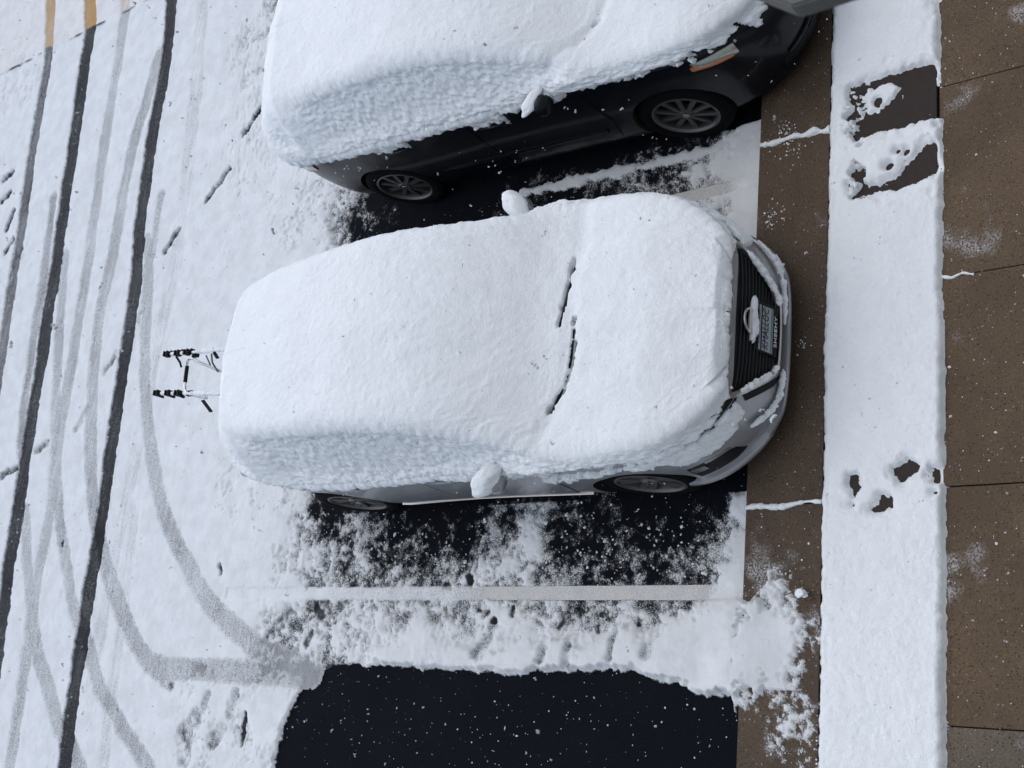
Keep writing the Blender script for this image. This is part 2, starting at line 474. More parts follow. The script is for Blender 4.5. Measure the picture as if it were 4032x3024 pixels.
COVER = [(6.404, 7.305, 1.25), (5.104, 6.964, 1.2), (4.141, 6.474, 1.25), (6.088, 6.317, 0.98), (6.233, 6.037, 0.87), (5.159, 6.1, 1.1), (4.357, 6.216, 1.15), (4.045, 5.549, 1.2), (3.968, 4.975, 1.1), (3.431, 4.799, 1.2), (3.617, 4.509, 0.8), (3.166, 4.423, 0.87), (3.016, 4.65, 1.25), (3.035, 5.324, 1.3), (3.669, 4.297, 0.1), (3.314, 4.201, 0.0), (3.42, 3.795, -0.2), (3.39, 3.216, -0.2), (3.514, 2.959, -0.2), (3.393, 2.42, -0.1), (3.322, 1.921, 0), (3.256, 1.452, 0.12), (3.214, 1.012, 0.35), (3.175, 0.598, 0.85), (3.195, 0.362, 1.1), (3.252, 0.135, 1.3), (2.8, 0.117, 1.3), (2.85, 0.345, 1.0), (3.076, 0.672, 0.6), (3.082, 1.217, 0.1), (3.015, 0.088, 1.3), (3.552, 1.477, -0.2), (3.413, 0.611, -0.1), (2.947, 0.786, 0.4), (3.193, 1.907, -0.1), (3.284, 2.928, -0.2), (3.596, 3.531, -0.3), (0.766, 4.32, 0.1), (0.651, 4.06, 0.25), (0.52, 3.805, 0.45), (0.673, 3.608, 0), (0.582, 3.32, 0.1), (0.688, 3.074, -0.1), (0.448, 2.783, 0.15), (0.552, 2.551, 0), (0.359, 2.241, 0.3), (0.607, 2.087, 0.2), (0.71, 1.962, 0.4), (0.527, 1.897, 0.85), (0.348, 1.832, 0.87), (0.175, 1.946, 0.8), (0.552, 1.637, 0.2), (0.374, 1.533, 0.1), (0.501, 1.214, -0.1), (0.297, 1.196, 0.1), (0.133, 1.385, 0.25), (0.419, 0.814, -0.1), (0.19, 0.797, 0.25), (0.081, 1.178, 0.3), (0.576, 0.635, -0.1), (0.471, 0.444, 0.1), (0.56, 0.27, 0.2), (0.658, 0.31, 0), (0.585, 0.131, 1.2), (0.305, 0.222, 0.7), (0.302, 0.118, 1.0), (0.184, 0.428, 0.55), (0.087, 0.108, 1.2), (0.092, 0.604, 0.5), (0.843, 4.582, 1.0), (0.943, 4.857, 1.15), (0.582, 4.403, 0.8), (0.335, 4.473, 0.95), (0.553, 4.769, 1.15), (0.346, 4.978, 1.25), (0.328, 4.113, 0.75), (0.241, 3.753, 0.65), (0.309, 3.275, 0.5), (0.187, 2.744, 0.6), (0.108, 2.255, 0.7), (0.099, 3.24, 0.75), (0.086, 4.065, 0.87), (0.049, 4.534, 1.15), (-0.233, 4.472, 0.85), (-0.387, 4.201, 0.87), (-0.189, 4.01, 0.7), (-0.454, 3.733, 0.75), (-0.147, 3.463, 0.85), (-0.256, 3.18, 0.87), (-0.433, 2.898, 1.2), (-0.176, 2.451, 0.8), (-0.314, 2.292, 0.87), (-0.524, 2.403, 1.3), (-0.342, 1.973, 0.95), (-0.168, 1.563, 0.75), (-0.101, 1.528, 0.55), (-0.132, 1.159, 0.6), (-0.129, 0.775, 0.7), (-0.384, 0.944, 1.2), (-0.375, 0.574, 1.3), (-0.217, 0.231, 1.2), (-0.514, 0.216, 1.3), (-0.573, 3.933, 0.7), (-0.525, 3.61, 0.8), (-0.548, 3.131, 1.3), (-0.464, 1.532, 1.3), (-0.544, 1.949, 1.3), (-0.516, 1.126, 1.3), (-1.103, 4.64, 1.25), (-1.28, 4.97, 1.1), (-0.906, 5.39, 1.15), (-1.237, 5.503, 1.1), (-1.191, 4.804, 0.87), (-0.862, 4.453, 1.2), (-0.692, 5.116, 1.25), (-0.699, 4.252, 1.1), (8.336, 12.129, 1.3), (5.463, 11.008, 1.2), (5.175, 11.246, 1.15), (4.32, 8.697, 1.3), (2.857, 6.768, 1.3), (-0.077, 6.702, 1.3), (1.544, 6.254, 1.3), (0.367, 5.936, 1.3), (-1.398, 6.673, 1.3), (-1.145, 6.013, 1.3), (2.066, 9.178, 1.3), (-1.284, 8.377, 1.3), (6.559, 9.957, 1.25), (7.164, 12.044, 1.1), (-0.283, 5.218, 1.3), (2.762, 6.124, 1.3), (6.019, 8.092, 1.28), (3.939, 6.82, 1.25)]
SHOVELLED = [(-1.685, 4.386), (-1.458, 4.367), (-1.238, 4.369), (-1.057, 4.31), (-0.889, 4.229), (-0.752, 4.154), (-0.671, 4.027), (-0.599, 3.816), (-0.585, 3.599), (-0.588, 3.15), (-0.596, 2.774), (-0.593, 2.393), (-0.593, 1.943), (-0.574, 1.688), (-0.56, 1.4), (-0.547, 1.123), (-0.536, 0.87), (-0.564, 0.744), (-0.59, 0.632), (-0.622, 0.47), (-0.674, 0.31), (-0.667, 0.175), (-0.714, 0.007), (-1.374, -0.02)]
FOOTPRINTS = [(5.268, 6.049, 4.989, 6.308, 0.071, 0.8), (4.604, 6.448, 4.282, 6.765, 0.065, 0.7), (4.029, 7.208, 3.812, 7.383, 0.068, 0.6), (5.744, 11.378, 5.676, 11.568, 0.102, 0.6), (5.41, 11.316, 5.326, 11.498, 0.1, 0.6), (5.088, 11.093, 4.853, 11.163, 0.085, 0.75), (4.672, 10.928, 4.496, 11.043, 0.082, 0.75), (2.665, 7.958, 2.491, 8.099, 0.07, 0.35), (2.064, 8.311, 1.846, 8.466, 0.072, 0.4), (1.744, 9.0, 1.648, 9.239, 0.076, 0.4), (1.468, 9.603, 1.404, 9.899, 0.089, 0.55), (3.13, 7.577, 3.041, 7.636, 0.059, 0.25), (0.249, 5.499, 0.183, 5.462, 0.038, 0.85), (-1.283, 5.592, -1.482, 5.571, 0.136, 0.35), (-1.093, 5.474, -1.247, 5.67, 0.1, 0.35), (-0.888, 5.003, -1.068, 5.035, 0.076, 0.4), (-1.211, 5.115, -1.297, 5.222, 0.13, 0.32), (-0.906, 5.377, -1.153, 5.458, 0.055, 0.4), (-1.037, 4.841, -1.308, 4.825, 0.028, 0.87), (-0.833, 6.068, -0.868, 5.915, 0.065, 0.5), (-0.153, 4.489, -0.275, 4.585, 0.091, 0.4), (-0.112, 4.141, -0.19, 4.067, 0.075, 0.7), (-0.347, 4.151, -0.426, 4.193, 0.054, 0.5), (-0.38, 1.418, -0.526, 1.424, 0.049, 0.35), (-0.275, 1.03, -0.45, 1.054, 0.047, 0.33), (-0.352, 1.628, -0.484, 1.656, 0.043, 0.25), (-0.277, 2.16, -0.452, 2.274, 0.076, 0.3), (-0.285, 0.689, -0.41, 0.755, 0.045, 0.25), (-0.184, 1.499, -0.251, 1.534, 0.031, 0.75), (-0.139, 2.315, -0.139, 2.223, 0.026, 0.75), (-0.11, 1.979, -0.171, 1.98, 0.016, 0.87), (-0.19, 2.144, -0.218, 2.14, 0.017, 0.95), (-0.262, 1.187, -0.281, 1.178, 0.019, 0.87), (-0.209, 0.863, -0.225, 0.85, 0.018, 0.87), (0.128, 2.445, 0.067, 2.418, 0.027, 0.95), (0.065, 2.677, 0.054, 2.637, 0.032, 0.95), (0.555, 8.294, 0.529, 8.285, 0.025, 0.9)]
MOUNDS = [(3.38, 2.268, 3.363, 1.643, 0.056), (3.379, 1.714, 3.328, 0.936, 0.06), (3.336, 0.936, 3.333, 0.607, 0.081), (3.333, 0.607, 3.317, 0.062, 0.098), (3.354, 1.82, 3.354, 1.82, 0.037)]
STRIP_HOLES = [[(3.444, -0.713), (3.459, -0.824), (3.467, -0.954), (3.48, -1.144), (3.464, -1.289), (3.403, -1.319), (3.35, -1.268), (3.294, -1.338), (3.057, -1.336), (3.054, -1.184), (3.047, -0.956), (3.049, -0.838), (3.048, -0.729), (3.16, -0.706), (3.337, -0.709)], [(2.651, -0.702), (2.612, -0.735), (2.608, -1.04), (2.658, -1.293), (2.706, -1.323), (2.859, -1.284), (2.896, -1.204), (2.811, -1.122), (2.781, -1.061), (2.697, -1.04), (2.68, -0.968), (2.666, -0.809), (2.703, -0.723)], [(3.965, -1.293), (3.857, -1.292), (3.797, -1.312), (3.789, -1.353), (3.943, -1.355)], [(0.732, -0.995), (0.787, -1.1), (0.739, -1.166), (0.693, -1.147), (0.677, -1.1), (0.631, -1.071), (0.683, -0.995)], [(0.479, -0.87), (0.572, -0.928), (0.54, -0.995), (0.502, -0.986), (0.467, -0.928)], [(0.72, -1.241), (0.64, -1.24), (0.624, -1.268), (0.625, -1.323), (0.714, -1.323)], [(0.681, -0.719), (0.705, -0.733), (0.702, -0.779), (0.657, -0.794), (0.609, -0.78), (0.577, -0.755), (0.612, -0.725)]]
STRIP_ISLANDS = [[(3.402, -0.813), (3.417, -0.965), (3.351, -1.029), (3.267, -0.955), (3.229, -0.923), (3.201, -0.837), (3.213, -0.771), (3.335, -0.759)], [(2.917, -0.742), (2.859, -1.019), (2.755, -1.03), (2.689, -0.978), (2.683, -0.809), (2.742, -0.755)]]
STRIP_DOTS = [(2.782, -0.967, 0.029), (2.88, -1.024, 0.02), (2.86, -1.081, 0.024), (3.289, -0.879, 0.036), (3.169, -0.783, 0.026), (0.514, -0.741, 0.016), (0.67, -1.213, 0.009), (0.568, -1.253, 0.015), (3.002, -1.291, 0.013)]
SPILL = [(0.078, 0.016), (-0.001, -0.021), (0.047, -0.129), (0.095, -0.235), (0.123, -0.34), (0.073, -0.507), (-0.192, -0.523), (-0.47, -0.539), (-0.786, -0.556), (-1.093, -0.563), (-1.106, -0.415), (-0.932, -0.371), (-0.938, -0.279), (-0.849, -0.256), (-0.778, -0.222), (-0.691, -0.125), (-0.724, -0.019)]
OCHRE = [(7.617, 13.285), (7.594, 12.474), (7.569, 11.105), (7.596, 10.093), (7.603, 8.926), (7.641, 8.087)]
JOINT = [(0.544, -0.094), (3.186, -0.013), (3.205, -0.012)]

# ---------------------------------------------------------------- the setting
KERB = 0.13                       # walkway height above the asphalt
def quad_obj(name, x0, x1, y0, y1, z, mat, kind='structure'):
    V = np.array([(x0, y0, z), (x1, y0, z), (x1, y1, z), (x0, y1, z)]); F = np.array([(0, 1, 2, 3)])
    return tag(np_mesh(name, V, F, mat, smooth=False), kind=kind)
quad_obj('asphalt_ground', -150, 150, -120, 170, 0.0, M_ASPH)
quad_obj('painted_crossing', 7.6, 14.0, 2.0, 40.0, 0.004, M_OCHRE)
LINES = [(0.0, 0.0, 5.05), (2.985, 0.0, 5.05), (5.98, 0.0, 5.05), (-2.985, 0.0, 5.05)]
for x, y0, y1 in LINES[:2]:
    quad_obj('parking_line', x - 0.051, x + 0.051, y0 + .002, y1, 0.004, M_LINE)

# walkway: kerb-side slabs, planting strip, inner slabs; every slab its own piece with an open joint
walk_bm = bmesh.new()
add_prism(walk_bm, [(-25, -4.3), (25, -4.3), (25, -0.006), (-25, -0.006)], -0.4, KERB - 0.035)
walk = tag(bm_obj('walkway', walk_bm, M_DIRT), kind='structure')
def slab(x0, x1, y0, y1, mat, dz=0.0, gap=0.007):
    bm = bmesh.new()
    add_box(bm, ((x0 + x1) / 2, (y0 + y1) / 2, KERB / 2 - 0.01 + dz / 2), (x1 - x0 - gap, y1 - y0, KERB + 0.02 + dz), bevel=0.006)
    return bm_obj('paving_slab', bm, mat, walk)
kx = [-12.8, -10.1, -7.4, -4.76, -2.1, 0.544, 3.186, 5.83, 8.47, 11.1, 13.8]
for i, (a, b_) in enumerate(zip(kx[:-1], kx[1:])):
    slab(a, b_, -0.532, 0.0, M_KERB, dz=0.002 * ((i * 7) % 3))
ix = [-8.8, -7.46, -6.12, -4.78, -3.44, -2.08, -0.77, 0.601, 1.937, 3.284, 4.63, 5.98, 7.33, 8.68]
for i, (a, b_) in enumerate(zip(ix[:-1], ix[1:])):
    slab(a, b_, -4.04, -1.298, M_SLAB_G if b_ < -0.7 else M_SLAB, dz=0.002 * ((i * 5) % 3))
# flagstones under the snow of the planting strip
for (x0, x1) in [(-4.3, -3.1), (-2.9, -1.6), (-1.4, 0.1), (0.25, 0.85), (0.9, 2.5), (2.56, 2.985), (3.03, 3.5), (3.56, 4.9), (5.0, 6.5)]:
    bm = bmesh.new()
    add_box(bm, ((x0 + x1) / 2, -0.96, KERB - 0.03), (x1 - x0, 0.64, 0.07), bevel=0.01)
    bm_obj('flagstone', bm, M_FLAG, walk)

# the building the photograph is taken from (behind and below the camera)
bld = empty('apartment_building', (0, -4.06, 0))
tag(bld, 'pale rendered apartment building along the inner walkway slabs', 'building')
bm = bmesh.new(); add_box(bm, (0, -3.0, 5.5), (44, 6.0, 11)); bm_obj('wall', bm, M_BRICK, bld)
for k in range(-3, 4):
    for f in range(3):
        bm = bmesh.new(); add_box(bm, (k * 3.2 + 1.2, 0.02, 2.0 + f * 3.4), (1.3, 0.06, 1.5)); w = bm_obj('window', bm, M_WINDOW, bld)
        bm = bmesh.new(); add_box(bm, (k * 3.2 + 1.2, 0.05, 1.2 + f * 3.4), (1.5, 0.12, 0.08)); bm_obj('sill', bm, M_LAMP, w)

# ---------------------------------------------------------------- ground snow: depth field on a fine world grid
SHELTER = []        # outlines of the parked cars, dry below
def car_rect(x, y, a, uf, ur, w):
    fx, fy = math.sin(a), -math.cos(a); rx, ry = fy, -fx
    return [(x + fx * u + rx * v, y + fy * u + ry * v) for u, v in ((uf, -w), (uf, w), (ur, w), (ur, -w))]
CAR_A = (1.585, 0.60, -0.003)      # silver car: front axle on the ground, heading
CAR_B = (4.37, 0.464, -0.027)      # dark car

def extend(pts, e=4.0):
    P = [np.array(p) for p in pts]
    a = P[0] + (P[0] - P[1]) / np.linalg.norm(P[0] - P[1]) * e
    b = P[-1] + (P[-1] - P[-2]) / np.linalg.norm(P[-1] - P[-2]) * e
    return a, b

def snow_field(X, Y):
    """returns depth (m, <=0 means bare), slush, under(ochre), paint"""
    shp = X.shape
    # coverage by inverse distance weighting of what is seen where
    num = np.zeros(shp, np.float32); den = np.zeros(shp, np.float32)
    for cx, cy, cv in COVER:
        w = 1.0 / ((X - cx) ** 2 + (Y - cy) ** 2 + 0.004) ** 2
        num += w * cv; den += w
    cov = num / den
    for xx, yy, aa, uf, ur, w_ in ((*CAR_A, 0.75, -3.55, 0.78), (*CAR_B, 0.75, -3.6, 0.78)):
        s = poly_sdist(X, Y, car_rect(xx, yy, aa, uf, ur, w_))
        cov = np.where(s > -0.12, np.minimum(cov, -0.3 - 0 * s + np.clip(-s, 0, .12) * 2), cov)
    cov = np.where(cov > 1, 1 + (cov - 1) * 2.1, cov)
    n = 0.42 * fbm(X, Y, 0.04, 3, 1, .7) + 0.34 * fbm(X, Y, 0.15, 3, 4) + 0.34 * fbm(X, Y, 0.5, 3, 3)
    n = 1 / (1 + np.exp(-1.75 * n / 0.8))
    e = cov - n
    lump = 0.5 * fbm(X, Y, 0.055, 3, 2) 
    base = (0.020 + 0.022 * smooth01(cov, .75, 1.35)) * (1 + .12 * fbm(X, Y, 0.6, 2, 6))
    ee = np.clip(e / 0.55, -1.0, 1)
    depth = base * np.where(ee > 0, ee ** 1.35, ee) + 0.0012 * fbm(X, Y, 0.04, 2, 5) + 0.0012 * fbm(X, Y, 0.2, 2, 4)
    # thin patchy snow is grainy
    mid = np.clip(1 - np.abs(cov - .6) / .6, 0, 1)
    depth += mid * 0.004 * lump
    # paint line: smooth, snow slid off the paint on the kerb half
    paint = np.zeros(shp, np.float32)
    for lx, y0, y1 in LINES[:2]:
        on = smooth01(-np.abs(X - lx) + 0.051 + 0.003 * fbm(X, Y, .05, 2, 2), -0.006, 0.006) * (Y < y1 + .3)
        t = smooth01(Y + 0.10 * fbm(X * 0.2, Y, .3, 2, 6), 2.2, 2.7) if lx == 0 else np.zeros(shp)
        edge = smooth01(Y, .1, .45)
        bare = -0.004 + 0.003 * fbm(X, Y, .09, 3, 7) + (1 - edge) * .03
        snowy = 0.013 + 0.0010 * lump + 0.022 * smooth01(Y, 3.6, 4.9)
        depth = np.where(on > 0.02, depth * (1 - on) + on * (bare * (1 - t) + snowy * t), depth)
        paint = np.maximum(paint, on)
    # snow thrown up round the cleared bay
    s = poly_sdist(X, Y, SHOVELLED)
    s = s + 0.010 * fbm(X, Y, 0.09, 3, 3) + 0.006 * fbm(X, Y, .03, 2, 1)
    berm = smooth01(s, -0.42, -0.03) * smooth01(-Y, -3.75, -3.2)
    depth = depth + berm * (0.026 + 0.008 * fbm(X, Y, .3, 3, 2))
    # heap pushed against and over the kerb beside the cleared bay
    heap = smooth01(-Y, -.38, -.02) * smooth01(X, -.80, -.55) * smooth01(-X, -.02, .16)
    depth = depth + heap * (.085 + .012 * fbm(X, Y, .12, 3, 4))
    wall = np.clip(-s / 0.035, -0.4, 1)
    depth = np.where(s > -0.035, np.minimum(depth, 0.055 * wall - .002), depth)
    depth = np.where(s > 0.012, -1.0, depth)
    # wheel tracks
    slush = np.zeros(shp, np.float32)
    for pts, hw, sv in TRACKS:
        a, b = extend(pts)
        if sv > .6 or pts[0][0] > 7: P = [a] + [np.array(p) for p in pts] + [b]
        else: P = [np.array(p) for p in pts]
        C_ = spline(P, len(P) * 4)
        d = poly_line_dist(X, Y, [tuple(p) for p in C_])
        d = d + 0.008 * fbm(X, Y, 0.06, 3, 4) + 0.006 * fbm(X, Y, .3, 2, 1)
        ed = .016 if sv > .6 else .030
        k = smooth01(-d, -hw - ed, -hw + ed)
        press = 0.017 if sv > .6 else (0.010 if sv > .2 else 0.004)
        depth = depth * (1 - k) + k * np.minimum(depth, depth - press + 0.0)
        depth = np.where((k > .3) & (depth < .007), .007, depth) if True else depth
        streak = vnoise(X * 0.06, Y, 0.016, 5) - .5
        slush = np.maximum(slush, k * (sv + 0.035 * fbm(X, Y, .5, 3, 2) + 0.14 * streak))
        # little lips squeezed out beside the tread
        if sv > .3:
            lip = np.exp(-((d - hw - 0.025) / 0.016) ** 2)
            depth = depth + 0.0025 * lip
    # footprints and scuffs
    for ax, ay, bx, by, w_, sv in FOOTPRINTS:
        d = seg_dist(X, Y, ax, ay, bx, by)
        r = max(w_ * (0.5 if sv > .5 else .62), 0.02)
        d = d + 0.012 * fbm(X, Y, .06, 3, 6)
        sf = .010 if sv > .5 else .024
        k = smooth01(-d, -r - sf, -r + sf)
        depth = np.where(k > 0, depth * (1 - k) + k * np.maximum(np.minimum(depth, .008 if sv > .5 else .022), .0055), depth)
        slush = np.maximum(slush, k * (sv + .2 * fbm(X, Y, .07, 3, 3)))
    # snow that slid off the dark car
    for ax, ay, bx, by, w_ in MOUNDS:
        d = seg_dist(X, Y, ax, ay, bx, by) + 0.020 * fbm(X, Y, .09, 3, 5)
        r = w_ * 0.6 + .012
        depth = np.maximum(depth, 0.024 * np.clip(1 - (d / r) ** 2, 0, 1) ** .7 - 1.0 * (d > r))
    under = (X > 7.6 + 0.02 * fbm(X, Y, .3, 2, 2)).astype(np.float32)
    seam = (X < 7.59) * np.exp(-((X - 7.57) / 0.03) ** 2) * (Y > 7)
    slush = np.maximum(slush, seam * (0.35 + .5 * fbm(X, Y, .18, 3, 4)))
    return depth, np.clip(slush, 0, 1), under, paint

xs = np.concatenate([np.arange(-24, -3, 1.0), np.arange(-3, 4.4, .0122), np.arange(4.4, 8.6, .028), np.arange(8.6, 10.6, .06), np.arange(11, 40, 1.5)])
ys = np.concatenate([np.arange(-0.004, 8.6, .0122), np.arange(8.6, 13.8, .026), np.arange(14, 60, 2.0)])
GX, GY = np.meshgrid(xs.astype(np.float32), ys.astype(np.float32), indexing='ij')
D, SL, UN, PA = snow_field(GX, GY)
GP = np.stack([GX, GY, np.maximum(D, -0.0004) + 0.0045], -1)
GP[:, 0, 2] -= 0
gs = grid_mesh('ground_snow', GP, M_GSNOW, keep=D > -0.0105, attrs={'depth': D, 'slush': SL, 'under': UN, 'paint': PA})
tag(gs, 'thin trampled snow lying on the asphalt with tyre tracks', 'snow', kind='stuff')
del GP, GX, GY

# ---------------------------------------------------------------- snow on the planting strip and spilled over the kerb slabs
xs = np.arange(-2.6, 5.6, .0105); ys = np.arange(-1.36, -0.46, .0105)
SX, SY = np.meshgrid(xs.astype(np.float32), ys.astype(np.float32), indexing='ij')
edge_in = (SY + 1.310) + 0.005 * fbm(SX, SY * .5, .05, 3, 2) + 0.006 * fbm(SX, SY * 0, .7, 2, 1)
edge_out = (-0.548 - SY) + 0.005 * fbm(SX, SY * .5, .05, 3, 4) + .008 * fbm(SX, SY * 0, .8, 2, 5)
m = np.minimum(edge_in, edge_out)
for h in STRIP_HOLES:
    s = poly_sdist(SX, SY, h)
    s = s + 0.010 * fbm(SX, SY, .045, 3, 3, .7)
    m = np.minimum(m, -s * (.6 + .25 * fbm(SX, SY, .12, 2, 2)) )
for h in STRIP_ISLANDS:
    s = poly_sdist(SX, SY, h) + .014 * fbm(SX, SY, .05, 3, 5)
    m = np.maximum(m, np.minimum(s * .5, .008))
# grainy left margins of the two bare flags
for cx, cy, rx, ry in ((3.20, -0.72, .28, .06), (2.78, -0.75, .26, .06)):
    g_ = np.exp(-((SX - cx) / rx) ** 2 - ((SY - cy) / ry) ** 2)
    m = m - g_ * (0.030 + .05 * fbm(SX, SY, .04, 3, 1))
for cx, cy, r in STRIP_DOTS:
    m = np.minimum(m, np.hypot(SX - cx, SY - cy) - r + .004 * fbm(SX, SY, .04, 2, 2))
# the buried edging leaves a shallow groove along the kerb side
groove = np.exp(-((SY + 0.612 + .012 * fbm(SX, SY * 0, .4, 3, 2)) / 0.014) ** 2) * np.clip(.5 + .5 * fbm(SX, SY * 0, .6, 2, 4), 0, 1)
prof = np.sqrt(np.clip(m / 0.030, 0, 1))
dep = 0.052 * prof + 0.0022 * fbm(SX, SY, .035, 3, 3, .7) * prof + .004 * fbm(SX, SY, .35, 3, 1) * prof - 0.012 * groove
dep = np.where(m < 0, np.maximum(m, -.03), dep)
SP = np.stack([SX, SY, KERB + 0.007 + dep], -1)
ss = grid_mesh('strip_snow', SP, M_SNOW, keep=m > -.012)
tag(ss, 'smooth deep snow on the planting strip between walkway slabs', 'snow', kind='stuff')

xs = np.arange(-2.4, 0.6, .0105); ys = np.arange(-0.56, 0.03, .0105)
SX, SY = np.meshgrid(xs.astype(np.float32), ys.astype(np.float32), indexing='ij')
s = poly_sdist(SX, SY, [(x, .2 if y > -.03 else y) for x, y in SPILL])
cv = 0.2 + s * 4.5 + .3 * fbm(SX, SY, .16, 3, 1)
cv = np.minimum(cv, 1.3)
cv = np.where(SX < -.62, np.minimum(cv, .62), cv)
cv += 0.5 * np.exp(-((SX + .35) / .25) ** 2) * np.exp(-((SY + .1) / .2) ** 2)
n = 0.65 * fbm(SX, SY, .04, 3, 2, .65) + .4 * fbm(SX, SY, .2, 2, 5)
n = 1 / (1 + np.exp(-2.1 * n))
e = cv - n
e = np.where(s < -.12, -1, e)
dep = (0.03 + .05 * smooth01(SY, -.30, 0) * smooth01(SX, -.80, -.55)) * np.clip(e / .6, -.5, 1) + .0012 * fbm(SX, SY, .04, 2, 1)
SP = np.stack([SX, SY, KERB + 0.004 + np.maximum(dep, -.0005)], -1)
sp_o = grid_mesh('spilled_snow', SP, M_GSNOW, keep=dep > -.011, attrs={'depth': dep, 'slush': dep * 0, 'under': dep * 0, 'paint': dep * 0})
tag(sp_o, 'loose snow spilled across the kerb slabs near the cleared bay', 'snow', kind='stuff')

# snow packed in the open joints and small dabs on the slabs
def snow_rope(bm, pts, r, seed=0, n=None, flat=.7):
    P = spline(pts, n or max(6, len(pts) * 10))
    rr = r * (1 + .35 * np.clip(fbm(P[:, 0] * 1.0, P[:, 1] + P[:, 2], max(.05, r * 3), 3, seed % 5), -2, 2))
    add_tube(bm, P, r, 8, True, radii=np.maximum(rr, r * .35))
bm = bmesh.new()
for (x0, y0), (x1, y1), r in (((3.19, -.01), (3.18, -.53), .017), ((.53, 0.0), (.55, -.53), .017), ((1.937, -1.30), (1.935, -1.50), .012), ((3.186, -.3), (3.18, -.54), .022)):
    pts = [(x0 + (x1 - x0) * t + .01 * math.sin(9 * t + x0), y0 + (y1 - y0) * t, KERB + .004) for t in np.linspace(0, 1, 7)]
    snow_rope(bm, pts, r, int(x0 * 10))
tag(bm_obj('joint_snow', bm, M_SNOW, smooth=True), 'thin ridges of snow packed into the open slab joints', 'snow', kind='stuff')

def lumps(name, spots, label, cat='snow', seed=1):
    """many little faceted snow grains as one mesh; spots (x,y,z,r)"""
    rng = np.random.default_rng(seed)
    base = np.array([(1, 0, 0), (-1, 0, 0), (0, 1, 0), (0, -1, 0), (0, 0, 1), (0, 0, -.4)], float)
    fac = np.array([(0, 2, 4), (2, 1, 4), (1, 3, 4), (3, 0, 4), (2, 0, 5), (1, 2, 5), (3, 1, 5), (0, 3, 5)])
    V = []; F = []
    for i, (x, y, z, r) in enumerate(spots):
        a = rng.random() * 6.28
        R_ = np.array([(math.cos(a), -math.sin(a), 0), (math.sin(a), math.cos(a), 0), (0, 0, 1)])
        V.append((base * r * rng.uniform(.55, 1.35, (6, 1)) * (1, .8, .8)) @ R_.T + (x, y, z)); F.append(fac + 6 * i)
    return tag(np_mesh(name, np.vstack(V), np.vstack(F), M_SNOW, smooth=False), label, cat, kind='stuff')
spots = []
for k in range(1900):                         # crumbs on bare asphalt
    x, y = RNG.uniform(-2.2, 3.4), RNG.uniform(0.05, 4.6)
    spots.append((x, y, .004, float(np.clip(RNG.lognormal(-5.6, .5), .0015, .014))))
for k in range(800):                          # and on the slabs
    x = RNG.uniform(-2.2, 4.2); y = RNG.uniform(-2.4, -1.31) if RNG.random() < .7 else RNG.uniform(-.52, 0)
    spots.append((x, y, KERB + .006, float(np.clip(RNG.lognormal(-5.7, .5), .0015, .012))))
for cx, cy, n_, sx in ((3.1, -.24, 30, .05), (1.62, -.36, 16, .03), (2.6, -.12, 60, .05), (3.25, -.22, 60, .06), (-.2, -.3, 70, .12), (0.1, -.25, 40, .1), (-1.0, -.4, 80, .15)):
    for k in range(n_):
        spots.append((cx + RNG.normal() * sx, max(-.53, cy + RNG.normal() * sx), KERB + .004, float(np.clip(RNG.lognormal(-5.45, .5), .002, .011))))
for k in range(420):                          # clods beside the silver car
    x = .1 + abs(RNG.normal()) * .26; y = RNG.uniform(.2, 4.4)
    spots.append((x, y, .006, float(np.clip(RNG.lognormal(-4.9, .5), .003, .022))))
lumps('snow_crumbs', spots, 'loose grains of snow scattered on bare asphalt and slabs')

bm = bmesh.new()                               # a few dry needles on the cleared asphalt
for k in range(70):
    x, y, a, l = RNG.uniform(-2.2, -.65), RNG.uniform(.1, 3.6), RNG.uniform(0, 6.28), RNG.uniform(.008, .022)
    add_tube(bm, [(x, y, .006), (x + l * .5 * math.cos(a) + .002, y + l * .5 * math.sin(a), .008), (x + l * math.cos(a), y + l * math.sin(a), .006)], .0011, 4)
tag(bm_obj('pine_needles', bm, M_NEEDLE), 'dry tan needles scattered on the cleared asphalt bay', 'needles', kind='stuff')

